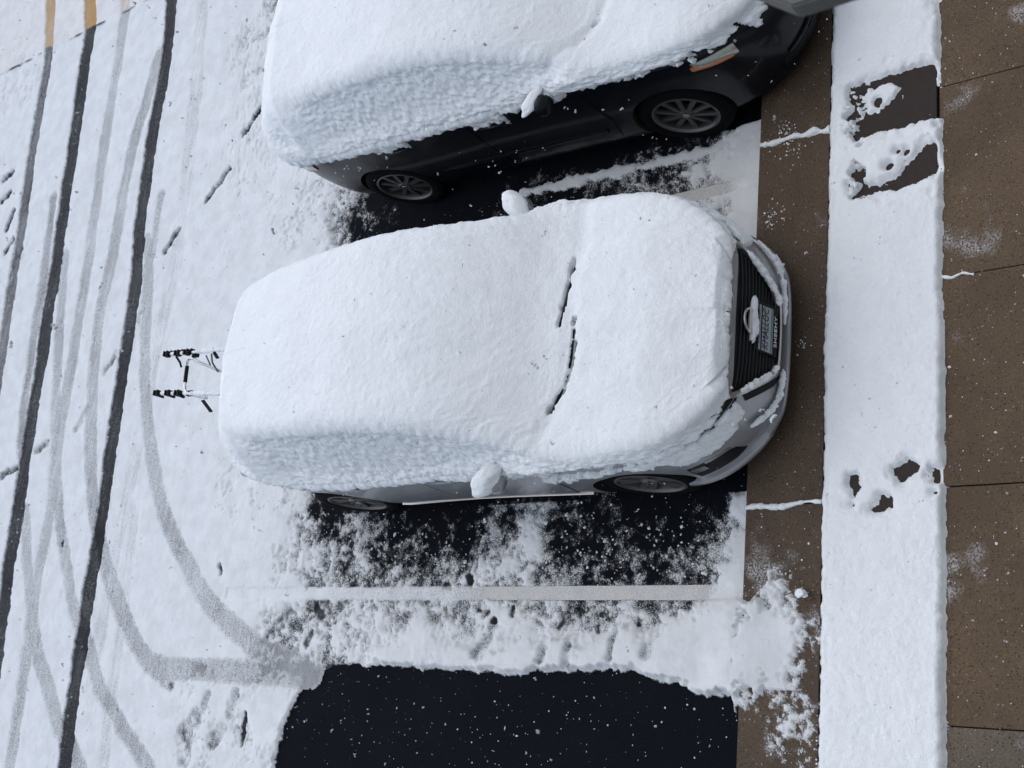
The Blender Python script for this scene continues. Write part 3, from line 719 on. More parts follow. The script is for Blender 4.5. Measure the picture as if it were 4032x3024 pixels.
# ---------------------------------------------------------------- cars
SEGS = (3, 4, 9, 9, 3, 10, 5, 12)
class CarShape:
    """lofted body: stations follow the plan outline, sections the key points; local x forward, y left, z up"""
    def __init__(s, p):
        s.p = p
        s.uF = pchip([a for a, _ in p['front']], [b for _, b in p['front']])
        s.uR = pchip([a for a, _ in p['rear']], [b for _, b in p['rear']])
        s.W = p['front'][-1][0]
        s.zr = pchip(*zip(*p['top'])); s.zb = pchip(*zip(*p['belt'])); s.wr = pchip(*zip(*p['cant']))
        s.zf = pchip(*zip(*p['floor']))
        s.sF = pchip(*zip(*p['shear_f'])); s.sR = pchip(*zip(*p['shear_r']))
        s.bw = pchip(*zip(*p['waist']))
    def stations(s, nf, nm, nr):
        ph = np.linspace(0.012, 1, nf)
        vf = s.W * np.sin(ph * math.pi / 2) ** 1.0
        uf = s.uF(vf)
        # equalise spacing along the outline
        def eq(u, v, n):
            d = np.concatenate([[0], np.cumsum(np.hypot(np.diff(u), np.diff(v)))])
            t = np.linspace(0, d[-1], n)
            return np.interp(t, d, u), np.interp(t, d, v)
        vv = np.linspace(.02, s.W, 600)
        uf, vf = eq(s.uF(vv), vv, nf)
        ur, vr = eq(s.uR(vv), vv, nr)
        um = np.linspace(uf[-1], ur[-1], nm + 2)[1:-1]
        u = np.concatenate([uf, um, ur[::-1]]); w = np.concatenate([vf, np.full(nm, s.W), vr[::-1]])
        return u, w
    def half(s, u, w, segs):
        k = w / s.W
        zr, zb, wr, zf = s.zr(u), s.zb(u), s.wr(u), s.zf(u)
        we = w * s.bw(u)
        cr = 0.035
        K = np.stack([
            np.stack([0 * w, zf], -1),
            np.stack([we * .90, zf], -1),
            np.stack([we * .975, zf + .09], -1),
            np.stack([we, zf * 0 + s.p['zmax']], -1),
            np.stack([we * .975, zb], -1),
            np.stack([we * .945, zb + .035], -1),
            np.stack([w * wr, zr - s.p['drop'] * np.clip((zr - zb) / .5, .25, 1)], -1),
            np.stack([w * wr * .86, zr - .012], -1),
            np.stack([0 * w, zr + cr], -1)], 1)        # (n, 9, 2)
        Q = np.concatenate([2 * K[:, :1] - K[:, 1:2], K, K[:, 8:9] * 0 + K[:, 8:9] + np.array([[[0, 0]]])], 1)
        Q[:, -1, 0] = -K[:, 7, 0]; Q[:, -1, 1] = K[:, 7, 1]
        out = []
        for i in range(8):
            t = np.linspace(0, 1, segs[i] + 1)[:-1] if i < 7 else np.linspace(0, 1, segs[i] + 1)
            if segs[i] == 0: continue
            t = t[None, :, None]
            p0, p1, p2, p3 = (Q[:, i + j][:, None] for j in range(4))
            tn = .42
            m1, m2 = tn * (p2 - p0), tn * (p3 - p1)
            # keep tangents from overshooting short segments
            L = np.linalg.norm(p2 - p1, axis=-1, keepdims=True) + 1e-6
            def lim(m): 
                l = np.linalg.norm(m, axis=-1, keepdims=True) + 1e-6
                return m * np.minimum(1, 1.1 * L / l)
            m1, m2 = lim(m1), lim(m2)
            out.append((2 * t ** 3 - 3 * t ** 2 + 1) * p1 + (t ** 3 - 2 * t ** 2 + t) * m1 + (-2 * t ** 3 + 3 * t ** 2) * p2 + (t ** 3 - t ** 2) * m2)
        return np.concatenate(out, 1)          # (n, m, 2) from bottom centre to top centre
    def shear(s, u, z):
        uf0, ur0 = s.p['front'][0][1], s.p['rear'][0][1]
        gf = smooth01(u, uf0 - .75, uf0 - .02); gr = smooth01(-u, -ur0 - .5, -ur0 - .02)
        return u - s.sF(z) * gf + s.sR(z) * gr
    def sheet(s, nf, nm, nr, segs):
        u, w = s.stations(nf, nm, nr)
        H = s.half(u, w, segs)
        R = np.stack([s.shear(np.repeat(u[:, None], H.shape[1], 1), H[..., 1]), -H[..., 0], H[..., 1]], -1)
        L = R[:, :-1][:, ::-1].copy(); L[..., 1] *= -1
        return np.concatenate([R, L], 1), u, w
    def body_mesh(s):
        P, u, w = s.sheet(40, 60, 36, SEGS)
        P = P[:, :-1]                            # closed ring (last equals first)
        a, b = P.shape[:2]
        idx = np.arange(a * b).reshape(a, b)
        F = []
        for j in range(b):
            k = (j + 1) % b
            for i in range(a - 1):
                F.append((idx[i, j], idx[i + 1, j], idx[i + 1, k], idx[i, k]))
        bm = bmesh.new()
        vs_ = [bm.verts.new(v) for v in P.reshape(-1, 3)]
        for f in F: bm.faces.new([vs_[i] for i in f])
        for i in (0, a - 1):                     # caps, strip by strip
            h = b // 2
            for j in range(0, h):
                q = [idx[i, j], idx[i, (j + 1)], idx[i, b - j - 1], idx[i, (b - j) % b]]
                q = list(dict.fromkeys(q))
                if len(q) >= 3:
                    try: bm.faces.new([vs_[n] for n in q])
                    except ValueError: pass
        bmesh.ops.remove_doubles(bm, verts=bm.verts[:], dist=1e-5)
        bmesh.ops.recalc_face_normals(bm, faces=bm.faces[:])
        return bm

class Car:
    def __init__(s, root, shape, paint, axle_r, wheel_r, track_y, wb, arch_r):
        s.root, s.sh, s.paint = root, shape, paint
        bm = shape.body_mesh()
        s.bvh = BVHTree.FromBMesh(bm)
        me = bpy.data.meshes.new('body_raw'); bm.to_mesh(me); bm.free()
        raw = bpy.data.objects.new('body_raw', me); COL.objects.link(raw)
        cb = bmesh.new()
        for x in (0.0, -wb):
            for sd in (-1, 1):
                g = bmesh.ops.create_cone(cb, cap_ends=True, segments=56, radius1=arch_r, radius2=arch_r, depth=.62)
                bmesh.ops.transform(cb, matrix=Matrix.Translation((x, sd * (shape.W + .02), axle_r + .015)) @ Matrix.Rotation(math.pi / 2, 4, 'X'), verts=g['verts'])
        cm = bpy.data.meshes.new('cut'); cb.to_mesh(cm); cb.free()
        cut = bpy.data.objects.new('cut', cm); COL.objects.link(cut)
        md = raw.modifiers.new('b', 'BOOLEAN'); md.operation = 'DIFFERENCE'; md.object = cut; md.solver = 'EXACT'
        bpy.context.view_layer.update()
        dg = bpy.context.evaluated_depsgraph_get()
        nm = bpy.data.meshes.new_from_object(raw.evaluated_get(dg))
        bpy.data.objects.remove(raw); bpy.data.objects.remove(cut)
        nm.materials.clear(); nm.materials.append(paint); nm.materials.append(M_WELL)
        for p in nm.polygons:
            c = p.center
            hit = False
            for x in (0.0, -wb):
                r = math.hypot(c.x - x, c.z - axle_r - .015)
                if (abs(c.y) < shape.W - .285 and r < arch_r - .001 and abs(abs(p.normal.y) - 1) < .02) or (abs(r - arch_r) < .006 and abs(p.normal.y) < .25): hit = True
            p.material_index = 1 if hit else 0
            p.use_smooth = not hit
        nm.name = 'body'
        s.body = link(bpy.data.objects.new('body', nm), root)
        try:
            nm.set_sharp_from_angle(angle=math.radians(38))
        except Exception: pass
    # -- projections of flat outlines on to the body
    def front(s, y, z):
        h = s.bvh.ray_cast(Vector((3, y, z)), Vector((-1, 0, 0)))
        return h[0], h[1]
    def back(s, y, z):
        h = s.bvh.ray_cast(Vector((-7, y, z)), Vector((1, 0, 0)))
        return h[0], h[1]
    def side(s, sd):
        def f(x, z):
            h = s.bvh.ray_cast(Vector((x, sd * 3, z)), Vector((0, -sd, 0)))
            return h[0], h[1]
        return f
    def round(s, cx=0.0):
        def f(az, z):                             # azimuth in degrees from straight ahead, + to the left
            a = math.radians(az); d = Vector((math.cos(a), math.sin(a), 0))
            h = s.bvh.ray_cast(Vector((cx, 0, z)) + d * 4, -d)
            return h[0], h[1]
        return f
    def above(s, x, y):
        h = s.bvh.ray_cast(Vector((x, y, 4)), Vector((0, 0, -1)))
        return h[0], h[1]
    def patch(s, name, fn, A, B, mat, off=.006, m=14, n=6, deep=.01, parent=None, bulge=0.0):
        """shell between two outlines A and B (2D), laid on the body"""
        A = np.array(A, float); B = np.array(B, float)
        def res(P):
            d = np.concatenate([[0], np.cumsum(np.linalg.norm(np.diff(P, axis=0), axis=1))])
            t = np.linspace(0, d[-1], m)
            return np.stack([np.interp(t, d, P[:, k]) for k in range(2)], -1)
        A, B = res(A), res(B)
        top = np.zeros((m, n, 3)); bot = np.zeros((m, n, 3))
        last = None
        for i in range(m):
            for j in range(n):
                t = j / (n - 1)
                q = A[i] * (1 - t) + B[i] * t
                h, nn = fn(q[0], q[1])
                if h is None:
                    h, nn = last if last else (Vector((0, 0, 0)), Vector((0, 0, 1)))
                last = (h, nn)
                o = off + bulge * (1 - (2 * t - 1) ** 2) * (1 - (2 * i / (m - 1) - 1) ** 4)
                top[i, j] = h + nn * o; bot[i, j] = h - nn * deep
        ring = [(i, 0) for i in range(m)] + [(m - 1, j) for j in range(1, n)] + [(i, n - 1) for i in range(m - 2, -1, -1)] + [(0, j) for j in range(n - 2, 0, -1)]
        bm = bmesh.new()
        T = [[bm.verts.new(top[i, j]) for j in range(n)] for i in range(m)]
        for i in range(m - 1):
            for j in range(n - 1):
                bm.faces.new((T[i][j], T[i + 1][j], T[i + 1][j + 1], T[i][j + 1]))
        Bv = [bm.verts.new(bot[i, j]) for i, j in ring]
        for k in range(len(ring)):
            i, j = ring[k]; i2, j2 = ring[(k + 1) % len(ring)]
            bm.faces.new((T[i][j], T[i2][j2], Bv[(k + 1) % len(ring)], Bv[k]))
        # outward normals: compare with the body normal at the middle
        bm.normal_update(); bm.faces.ensure_lookup_table()
        ref = Vector(top[m // 2, n // 2] - bot[m // 2, n // 2])
        if bm.faces[((m - 1) // 2) * (n - 1) + (n - 1) // 2].normal.dot(ref) < 0:
            for f in bm.faces: f.normal_flip()
        o = bm_obj(name, bm, mat, parent or s.root, smooth=True, recalc=False)
        try: o.data.set_sharp_from_angle(angle=math.radians(40))
        except Exception: pass
        return o

def make_wheel(name, parent, x, y, sd, R, rim_r, w, style, mat_rim):
    """wheel centred at (x, y); sd -1 right side faces -y"""
    e = bpy.data.objects.new(name, None); e.location = (x, y, R); link(e, parent)
    if sd > 0: e.rotation_euler = (0, 0, math.pi)
    bm = bmesh.new()
    h = w / 2
    add_lathe_y(bm, [(rim_r, -h * .9), (rim_r + .03, -h), (R - .05, -h), (R - .015, -h * .86), (R, -h * .55), (R, h * .55), (R - .015, h * .86), (R - .05, h), (rim_r, h * .9)], 48)
    ty = bm_obj('tyre', bm, M_RUBBER, e, smooth=True)
    ty.data.set_sharp_from_angle(angle=math.radians(35))
    bm = bmesh.new()
    add_lathe_y(bm, [(rim_r + .004, -h * .94), (rim_r - .012, -h * .97), (rim_r - .022, -h * .8), (rim_r - .04, h * .6), (rim_r + .004, h * .7)], 48)
    f0 = -h * .80
    def spoke(a, r0, r1, w0, w1, d0, d1, thick=.02):
        """tapered bar from hub to rim in the wheel plane"""
        c, sn = math.cos(a), math.sin(a)
        vs_ = []
        for r, ww, dd in ((r0, w0, d0), (r1, w1, d1)):
            for sx, dep in ((-1, 0), (1, 0), (1, thick), (-1, thick)):
                px, pz = r * c - sx * ww * sn, r * sn + sx * ww * c
                vs_.append(bm.verts.new((px, f0 + dd + dep, pz)))
        for q in ((0, 1, 2, 3), (7, 6, 5, 4), (0, 4, 5, 1), (1, 5, 6, 2), (2, 6, 7, 3), (3, 7, 4, 0)):
            bm.faces.new([vs_[k] for k in q])
    if style == 'five_pair':
        for k in range(5):
            a = 2 * math.pi * k / 5 + .3
            spoke(a - .17, .045, rim_r - .016, .012, .030, .004, -.004)
            spoke(a + .17, .045, rim_r - .016, .012, .030, .004, -.004)
    else:
        for k in range(10):
            a = 2 * math.pi * k / 10 + .12
            spoke(a, .055, rim_r - .014, .016, .021, -.004, .012)
    add_lathe_y(bm, [(.001, f0 - .012), (.05, f0 - .012), (.068, f0 + .004), (.068, f0 + .05), (.001, f0 + .05)], 24)
    for k in range(5):
        a = 2 * math.pi * k / 5
        g = bmesh.ops.create_cone(bm, cap_ends=True, segments=6, radius1=.011, radius2=.011, depth=.02)
        bmesh.ops.transform(bm, matrix=Matrix.Translation((.048 * math.cos(a), f0 - .012, .048 * math.sin(a))) @ Matrix.Rotation(math.pi / 2, 4, 'X'), verts=g['verts'])
    bm_obj('rim', bm, mat_rim, e, smooth=False)
    bm = bmesh.new()
    add_lathe_y(bm, [(.02, h * .1), (rim_r - .05, h * .1), (rim_r - .05, h * .2), (.02, h * .2)], 32)
    bm_obj('brake_disc', bm, M_WELL, e, smooth=False)
    bm = bmesh.new()
    add_lathe_y(bm, [(.001, f0 - .017), (.022, f0 - .017), (.026, f0 - .013), (.026, f0 - .005), (.001, f0 - .005)], 20)
    bm_obj('hub_cap', bm, M_CHROME, e, smooth=False)
    return e

def make_mirror(car, sd, x, z, y_tip, mat):
    """door mirror: rounded shell tapering outward, flat glass to the rear, short stalk"""
    bm = bmesh.new()
    n1, n2 = 14, 18
    rings = []
    y_in = car.sh.W - .02
    for i in range(n1):
        t = i / (n1 - 1)
        y = y_in + .03 + (y_tip - y_in - .03) * t
        k = (1 - abs(2 * t - 1) ** 3.2) ** .45 * .98 + .02
        hz = .092 * k * (1 - .15 * t); hx = .085 * k * (1 - .25 * t)
        ring = []
        for j in range(n2):
            a = 2 * math.pi * j / n2
            cx = math.cos(a); fx = hx * cx if cx > 0 else hx * .35 * cx       # blunt behind, domed in front
            ring.append(bm.verts.new((x + fx - .03 * t, sd * y, z + hz * math.sin(a))))
        rings.append(ring)
    for A, B in zip(rings[:-1], rings[1:]):
        for j in range(n2): bm.faces.new((A[j], A[(j + 1) % n2], B[(j + 1) % n2], B[j]))
    bm.faces.new(rings[0]); bm.faces.new(rings[-1][::-1])
    o = bm_obj('door_mirror', bm, mat, car.root, smooth=True)
    bm = bmesh.new()
    add_tube(bm, [(x - .01, sd * (y_in - .08), z - .05), (x, sd * (y_in + .02), z - .055), (x, sd * (y_in + .1), z - .04)], .022, 8)
    bm_obj('mirror_stalk', bm, M_BLACK, o, smooth=True)
    bm = bmesh.new()
    add_box(bm, (x - .048, sd * ((y_in + y_tip) / 2 + .01), z), (.006, (y_tip - y_in) * .62, .11), bevel=.002)
    bm_obj('mirror_glass', bm, M_GLASS, o)
    return o

def lump_blob(c, r, seed, res=(26, 40), amp=.12, wl=.05, rot=0.0, flat=1.0):
    """rounded, uneven lump of snow (V, F quads)"""
    th = np.linspace(0.02, math.pi - .02, res[0]); ph = np.linspace(0, 2 * math.pi, res[1])
    T, Ph = np.meshgrid(th, ph, indexing='ij')
    d = np.stack([np.sin(T) * np.cos(Ph), np.sin(T) * np.sin(Ph), np.cos(T)], -1)
    # blend the seam so both ends of phi agree
    f = fbm(d[..., 0] * r[0] + d[..., 2] * .07, d[..., 1] * r[1] + d[..., 2] * .05, wl, 3, seed % 6)
    P = d * np.array(r) * (1 + amp * f)[..., None]
    P[..., 2] = np.where(P[..., 2] < 0, P[..., 2] * flat, P[..., 2])
    cr, sr = math.cos(rot), math.sin(rot)
    P = np.stack([P[..., 0] * cr - P[..., 1] * sr, P[..., 0] * sr + P[..., 1] * cr, P[..., 2]], -1) + np.array(c)
    a, b = P.shape[:2]
    idx = np.arange(a * b).reshape(a, b)
    F = np.stack([idx[:-1, :-1], idx[1:, :-1], idx[1:, 1:], idx[:-1, 1:]], -1).reshape(-1, 4)
    return P.reshape(-1, 3), F

def rope_np(pts, r, seed, n=60, seg=12, amp=.4, wl=.03):
    P = spline(pts, n)
    T = np.gradient(P, axis=0); T /= np.linalg.norm(T, axis=1, keepdims=True) + 1e-9
    up = np.array([0.05, 0.08, 1.0]); A = np.cross(T, up); A /= np.linalg.norm(A, axis=1, keepdims=True) + 1e-9
    B = np.cross(T, A)
    a = np.linspace(0, 2 * math.pi, seg + 1)
    env = np.sqrt(np.clip(1 - np.abs(np.linspace(-1, 1, n)) ** 6, 0.02, 1))
    d = A[:, None] * np.cos(a)[None, :, None] + B[:, None] * np.sin(a)[None, :, None]
    L = np.concatenate([[0], np.cumsum(np.linalg.norm(np.diff(P, axis=0), axis=1))])
    k = fbm(np.repeat(L[:, None], seg + 1, 1) + 0 * a, np.sin(a)[None] * r * 2 + np.cos(a)[None] * r + L[:, None] * 0 + seed, wl, 3, seed % 6)
    rr = r * env[:, None] * np.clip(1 + amp * k, .25, 2.2)
    Q = P[:, None] + d * rr[..., None]
    aa, bb = Q.shape[:2]
    idx = np.arange(aa * bb).reshape(aa, bb)
    F = np.stack([idx[:-1, :-1], idx[1:, :-1], idx[1:, 1:], idx[:-1, 1:]], -1).reshape(-1, 4)
    return Q.reshape(-1, 3), F

def snow_on_car(car, label, p, extra):
    """blanket of snow: the body surface pushed out by a thickness that runs to nothing at ragged edges"""
    sh = car.sh
    P, u, w = sh.sheet(118, 235, 110, (0, 0, 0, 30, 7, 46, 14, 52))
    N = np.cross(np.gradient(P, axis=0), np.gradient(P, axis=1))
    N /= np.linalg.norm(N, axis=-1, keepdims=True) + 1e-9
    mid = N[P.shape[0] // 2, P.shape[1] // 2]
    if mid[2] < 0: N = -N
    flip = mid[2] < 0
    X, Y, Z = P[..., 0], P[..., 1], P[..., 2]
    nz = N[..., 2]
    # arc-length coordinates for noise
    S = np.concatenate([np.zeros((P.shape[0], 1)), np.cumsum(np.linalg.norm(np.diff(P, axis=1), axis=-1), axis=1)], 1)
    S = S - S[:, S.shape[1] // 2][:, None]
    Uc = np.repeat(np.concatenate([[0], np.cumsum(np.hypot(np.diff(u), np.diff(w)))])[:, None], P.shape[1], 1)
    na, nb = X + .75 * Z, Y + np.where(Y > 0, -.8, .8) * Z
    rough = fbm(na, nb, .042, 3, 2, .65); mid_n = fbm(na, nb, .25, 2, 4); fine = fbm(na, nb, .026, 2, 1)
    def blur(a, ax, sg):
        r = int(sg * 2.5); k = np.exp(-.5 * (np.arange(-r, r + 1) / sg) ** 2); k /= k.sum()
        pad = [(0, 0)] * a.ndim; pad[ax] = (r, r)
        b = np.pad(a, pad, mode='edge'); out = 0
        for i in range(2 * r + 1):
            sl = [slice(None)] * a.ndim; sl[ax] = slice(i, i + a.shape[ax]); out = out + b[tuple(sl)] * k[i]
        return out
    top = smooth01(blur(nz, 1, 7.0), .38, .92)
    tail = smooth01(-X, p['tail'] - .45, p['tail'] + .1) * smooth01(Z, p['ledge'] - .12, p['ledge'] + .06)
    top = np.maximum(top, .85 * tail)
    T = p['thick'] * (.30 + .70 * top)
    zb_ = p['ledge']
    fil = .028 + .02 * smooth01(-X, 2.45, 3.1) + .05 * np.exp(-((X + .5) / .22) ** 2)
    T = T - .030 * smooth01(-X, p['tail'] + .06, p['tail'] + .13) * (Z > p['ledge'] + .1) + .012 * np.exp(-((X + p['tail'] + .03) / .06) ** 2) * top
    T = T + (1 - top) * fil * np.exp(-((Z - zb_) / .10) ** 2)
    T = T + (1 - top) * (.0052 * rough + .0022 * fine) + top * (.0013 * rough + .0040 * mid_n + .004 * fbm(na, nb, .7, 2, 5)) + .0013 * fine
    M = p['cut'](X, Y, Z, N)                        # >0 where snow clings
    M = M + (.013 * rough + .010 * mid_n + .005 * fine) * np.where((X > .5) & (Z > .80) & (np.abs(Y) < .5), .18, 1.0)
    for pts, wd in p.get('cracks', ()):
        d = poly_line_dist(X, Y, pts) + .006 * rough
        M = np.minimum(M, np.where(nz > .2, (d - wd) * 9.0, 9))
    for pts, wd, dep in p.get('dents', ()):
        d = poly_line_dist(X, Y, pts)
        T = T - dep * np.exp(-(d / wd) ** 2) * (nz > .2)
    t = np.minimum(T, np.where(M > 0, .004 + np.sqrt(np.clip(M, 0, 1)) * .32, M))
    t = np.maximum(t, -.02)
    soft = blur(blur(P, 1, 7.0), 0, 6.0)
    wgt = (smooth01(blur(nz, 1, 9.0), .22, .55) * smooth01(t, .01, .05))[..., None]
    soft2 = blur(blur(P, 1, 14.0), 0, 7.0)
    tw = (tail * smooth01(t, .01, .05))[..., None]
    soft = soft * (1 - tw) + soft2 * tw
    wgt = np.maximum(wgt, tw)
    wgt[:8] *= np.linspace(0, 1, 8)[:, None, None]
    Q = P * (1 - wgt) + soft * wgt + N * (t + .012 * wgt[..., 0] + .022 * tw[..., 0])[..., None]
    Q[..., 2] += np.clip(t, 0, 1) * .12 * (1 - top)
    o = grid_mesh('snow_blanket', Q, M_SNOW, keep=t > -.004, flip=flip, extra=extra)
    tag(o, label, 'snow', kind='stuff')
    o.parent = None
    o.matrix_world = car.root.matrix_basis.copy()
    return o

def heading(a): return math.atan2(-math.cos(a), math.sin(a))

# ---- silver crossover
A_PAR = dict(
    front=[(0, .94), (.22, .938), (.42, .925), (.58, .865), (.73, .725), (.84, .55), (.91, .33), (.955, -.12)],
    rear=[(0, -3.84), (.30, -3.81), (.52, -3.71), (.70, -3.53), (.82, -3.27), (.90, -2.92), (.955, -2.25)],
    top=[(-3.84, 1.00), (-3.76, 1.08), (-3.58, 1.22), (-3.36, 1.40), (-3.14, 1.52), (-2.8, 1.60), (-2.2, 1.66), (-1.7, 1.655), (-1.3, 1.59), (-1.0, 1.49), (-.62, 1.29), (-.3, 1.115), (-.1, 1.08), (.3, 1.05), (.6, 1.00), (.82, .945), (.985, .90)],
    belt=[(-3.84, .90), (-3.5, 1.00), (-2.8, 1.03), (-1.5, 1.00), (-.5, .97), (0, .955), (.5, .90), (.985, .80)],
    cant=[(-3.84, .84), (-3.6, .74), (-3.2, .68), (-2.5, .69), (-1.6, .73), (-1.0, .77), (-.55, .84), (-.3, .88), (.3, .88), (.985, .90)],
    floor=[(-3.93, .36), (-3.3, .26), (-2.8, .22), (0, .20), (.6, .20), (.985, .22)],
    waist=[(-3.93, 1.0), (-2.8, 1.0), (-1.5, .975), (0, 1.0), (.985, 1.0)],
    shear_f=[(.15, .08), (.25, .045), (.36, .01), (.46, 0), (.58, .012), (.72, .035), (.85, .06), (.95, .085), (1.1, .10)],
    shear_r=[(.2, .14), (.36, .04), (.6, 0), (.9, .03), (1.1, .06), (1.7, .1)],
    zmax=.66, drop=.055)
ca = empty('silver_crossover', (CAR_A[0], CAR_A[1], 0), heading(CAR_A[2]))
tag(ca, 'silver crossover car buried in snow, licence plate KMALLOC, parked nearest the cleared bay', 'car', 'snow-covered cars parked nose to the walkway')
bpy.context.view_layer.update()
A = Car(ca, CarShape(A_PAR), M_SILVER, .365, .365, .80, 2.825, .378)
for x in (0, -2.825):
    for sd in (-1, 1):
        make_wheel('wheel', ca, x, sd * .800, sd, .362, .245, .23, 'five_pair', M_ALLOYD)
for sd in (-1, 1):
    # doors with a seam of shadow round each
    fd = A.patch('door', A.side(sd), [(-.60, .34), (-.52, .62), (-.56, .965)], [(-1.62, .34), (-1.62, .62), (-1.62, .995)], M_SILVER, off=.005, m=16, n=14, deep=.004)
    rd = A.patch('door', A.side(sd), [(-1.635, .34), (-1.635, .62), (-1.635, .995)], [(-2.30, .42), (-2.52, .72), (-2.62, 1.03)], M_SILVER, off=.005, m=16, n=12, deep=.004)
    A.patch('door_handle', A.side(sd), [(-1.28, .895), (-1.52, .905)], [(-1.28, .925), (-1.52, .935)], M_SILVER, off=.028, m=8, n=4, parent=fd, bulge=.01)
    A.patch('door_handle', A.side(sd), [(-2.24, .925), (-2.48, .935)], [(-2.24, .955), (-2.48, .965)], M_SILVER, off=.028, m=8, n=4, parent=rd, bulge=.01)
    A.patch('sill_trim', A.side(sd), [(-.50, .285), (-2.36, .285)], [(-.50, .315), (-2.36, .315)], M_CHROME, off=.012, m=24, n=3)
    A.patch('side_window', A.side(sd), [(-.75, 1.06), (-1.55, 1.065)], [(-1.15, 1.36), (-1.55, 1.47)], M_GLASS, off=.003, m=10, n=8)
    A.patch('side_window', A.side(sd), [(-1.65, 1.07), (-2.75, 1.13)], [(-1.65, 1.48), (-2.75, 1.42)], M_GLASS, off=.003, m=12, n=8)
    A.patch('headlight', A.round(-.1), [(sd * 27, .80), (sd * 40, .83), (sd * 56, .88)], [(sd * 28, .855), (sd * 41, .885), (sd * 57, .915)], M_GLASS, off=.005, m=16, n=5)
    A.patch('daytime_light', A.round(-.1), [(sd * 27, .775), (sd * 44, .80)], [(sd * 27, .79), (sd * 44, .815)], M_BLACK, off=.004, m=14, n=3)
    A.patch('bumper_wing', A.round(-.1), [(sd * 24, .29), (sd * 40, .27), (sd * 66, .30)], [(sd * 25, .345), (sd * 40, .345), (sd * 66, .365)], M_SILVER, off=.030, m=24, n=6, bulge=.022)
    A.patch('air_intake', A.round(-.1), [(sd * 40, .40), (sd * 45, .375), (sd * 60, .39)], [(sd * 42, .50), (sd * 47, .565), (sd * 60, .59)], M_BLACK, off=.004, m=16, n=6)
    it = A.patch('fog_lamp', A.round(-.1), [(sd * 54, .49), (sd * 59, .50)], [(sd * 54, .55), (sd * 59, .57)], M_CHROME, off=.012, m=6, n=4)
    A.patch('fog_lamp_trim', A.round(-.1), [(sd * 43, .545), (sd * 53, .57)], [(sd * 44, .565), (sd * 53, .595)], M_CHROME, off=.01, m=10, n=3, parent=it)
    A.patch('tail_light', A.side(sd), [(-3.02, .945), (-3.2, .92), (-3.52, .87)], [(-3.02, .96), (-3.2, .985), (-3.52, 1.01)], M_RED, off=.012, m=14, n=5)
    A.patch('fender_seam', A.side(sd), [(-.585, .36), (-.505, .62), (-.545, .955)], [(-.592, .36), (-.512, .62), (-.552, .955)], M_BLACK, off=.0015, m=14, n=2)
    make_mirror(A, sd, -.76, 1.075, 1.09, M_SILVER)
A.patch('windshield', A.above, [(-.36, -.72), (-.30, 0), (-.36, .72)], [(-1.12, -.60), (-1.10, 0), (-1.12, .60)], M_GLASS, off=.002, m=20, n=12)
A.patch('rear_window', A.above, [(-3.30, -.45), (-3.32, 0), (-3.30, .45)], [(-3.60, -.50), (-3.62, 0), (-3.60, .50)], M_GLASS, off=.002, m=14, n=8)
A.patch('cowl', A.above, [(-.14, -.72), (-.10, 0), (-.14, .72)], [(-.34, -.74), (-.28, 0), (-.34, .74)], M_BLACK, off=.003, m=20, n=5)
# front end
gr_up = [(-.47, .842), (-.25, .862), (0, .868), (.25, .862), (.47, .842)]
gr_lo = [(-.40, .72), (-.275, .54), (-.20, .468), (.20, .468), (.275, .54), (.40, .72)]
def strip_uv(P, n):
    P = np.array(P, float); d = np.concatenate([[0], np.cumsum(np.linalg.norm(np.diff(P, axis=0), axis=1))])
    t = np.linspace(0, d[-1], n); return [(float(np.interp(v, d, P[:, 0])), float(np.interp(v, d, P[:, 1]))) for v in t]
gr_lo_x = [(-.47, .83), (-.40, .70), (-.28, .535), (-.2, .468), (-.1, .462), (.1, .462), (.2, .468), (.28, .535), (.40, .70), (.47, .83)]
gu = [(y, float(np.interp(y, [q[0] for q in gr_up], [q[1] for q in gr_up]))) for y in np.linspace(-.47, .47, 31)]
gl = [(y, float(np.interp(y, [q[0] for q in gr_lo_x], [q[1] for q in gr_lo_x]))) for y in np.linspace(-.47, .47, 31)]
grille = A.patch('grille', A.front, gu, gl, M_BLACK, off=.004, m=31, n=8)
bm = bmesh.new()                                   # fine horizontal bars of the grille
for k in range(11):
    z = .50 + k * .033
    ys_ = [y for y in np.linspace(-.45, .45, 37) if np.interp(y, [q[0] for q in gl], [q[1] for q in gl]) + .012 < z < np.interp(y, [q[0] for q in gu], [q[1] for q in gu]) - .01]
    if len(ys_) > 2:
        pts = [A.front(y, z) for y in ys_]
        add_tube(bm, [h + nn * .012 for h, nn in pts], .0045, 6)
bm_obj('grille_bars', bm, plain('gunmetal grille', (.007, .008, .010), .4, spec=.3), grille, smooth=True)
def edge_pair(P, wd):
    P = np.array(P, float); T = np.gradient(P, axis=0); T /= np.linalg.norm(T, axis=1, keepdims=True)
    Nn = np.stack([-T[:, 1], T[:, 0]], -1)
    return P + Nn * wd / 2, P - Nn * wd / 2
V = spline([(-.50, .845), (-.425, .72), (-.305, .53), (-.225, .452), (0, .438), (.225, .452), (.305, .53), (.425, .72), (.50, .845)], 41)
a_, b__ = edge_pair(V, .036)
A.patch('chrome_surround', A.front, a_, b__, M_CHROME, off=.030, m=61, n=4, bulge=.006)
A.patch('lower_intake', A.front, [(-.50, .70), (-.34, .45), (-.27, .375), (0, .362), (.27, .375), (.34, .45), (.50, .70)], [(-.46, .76), (-.325, .50), (-.245, .425), (0, .412), (.245, .425), (.325, .50), (.46, .76)], M_BLACK, off=.004, m=41, n=4)
lip = spline([(-.60, .335), (-.45, .325), (-.30, .325), (0, .318), (.30, .325), (.45, .325), (.60, .335)], 41)
a_, b__ = edge_pair(lip, .05)
A.patch('bumper_lip', A.front, a_, b__, M_SILVER, off=.045, m=41, n=5, bulge=.012)
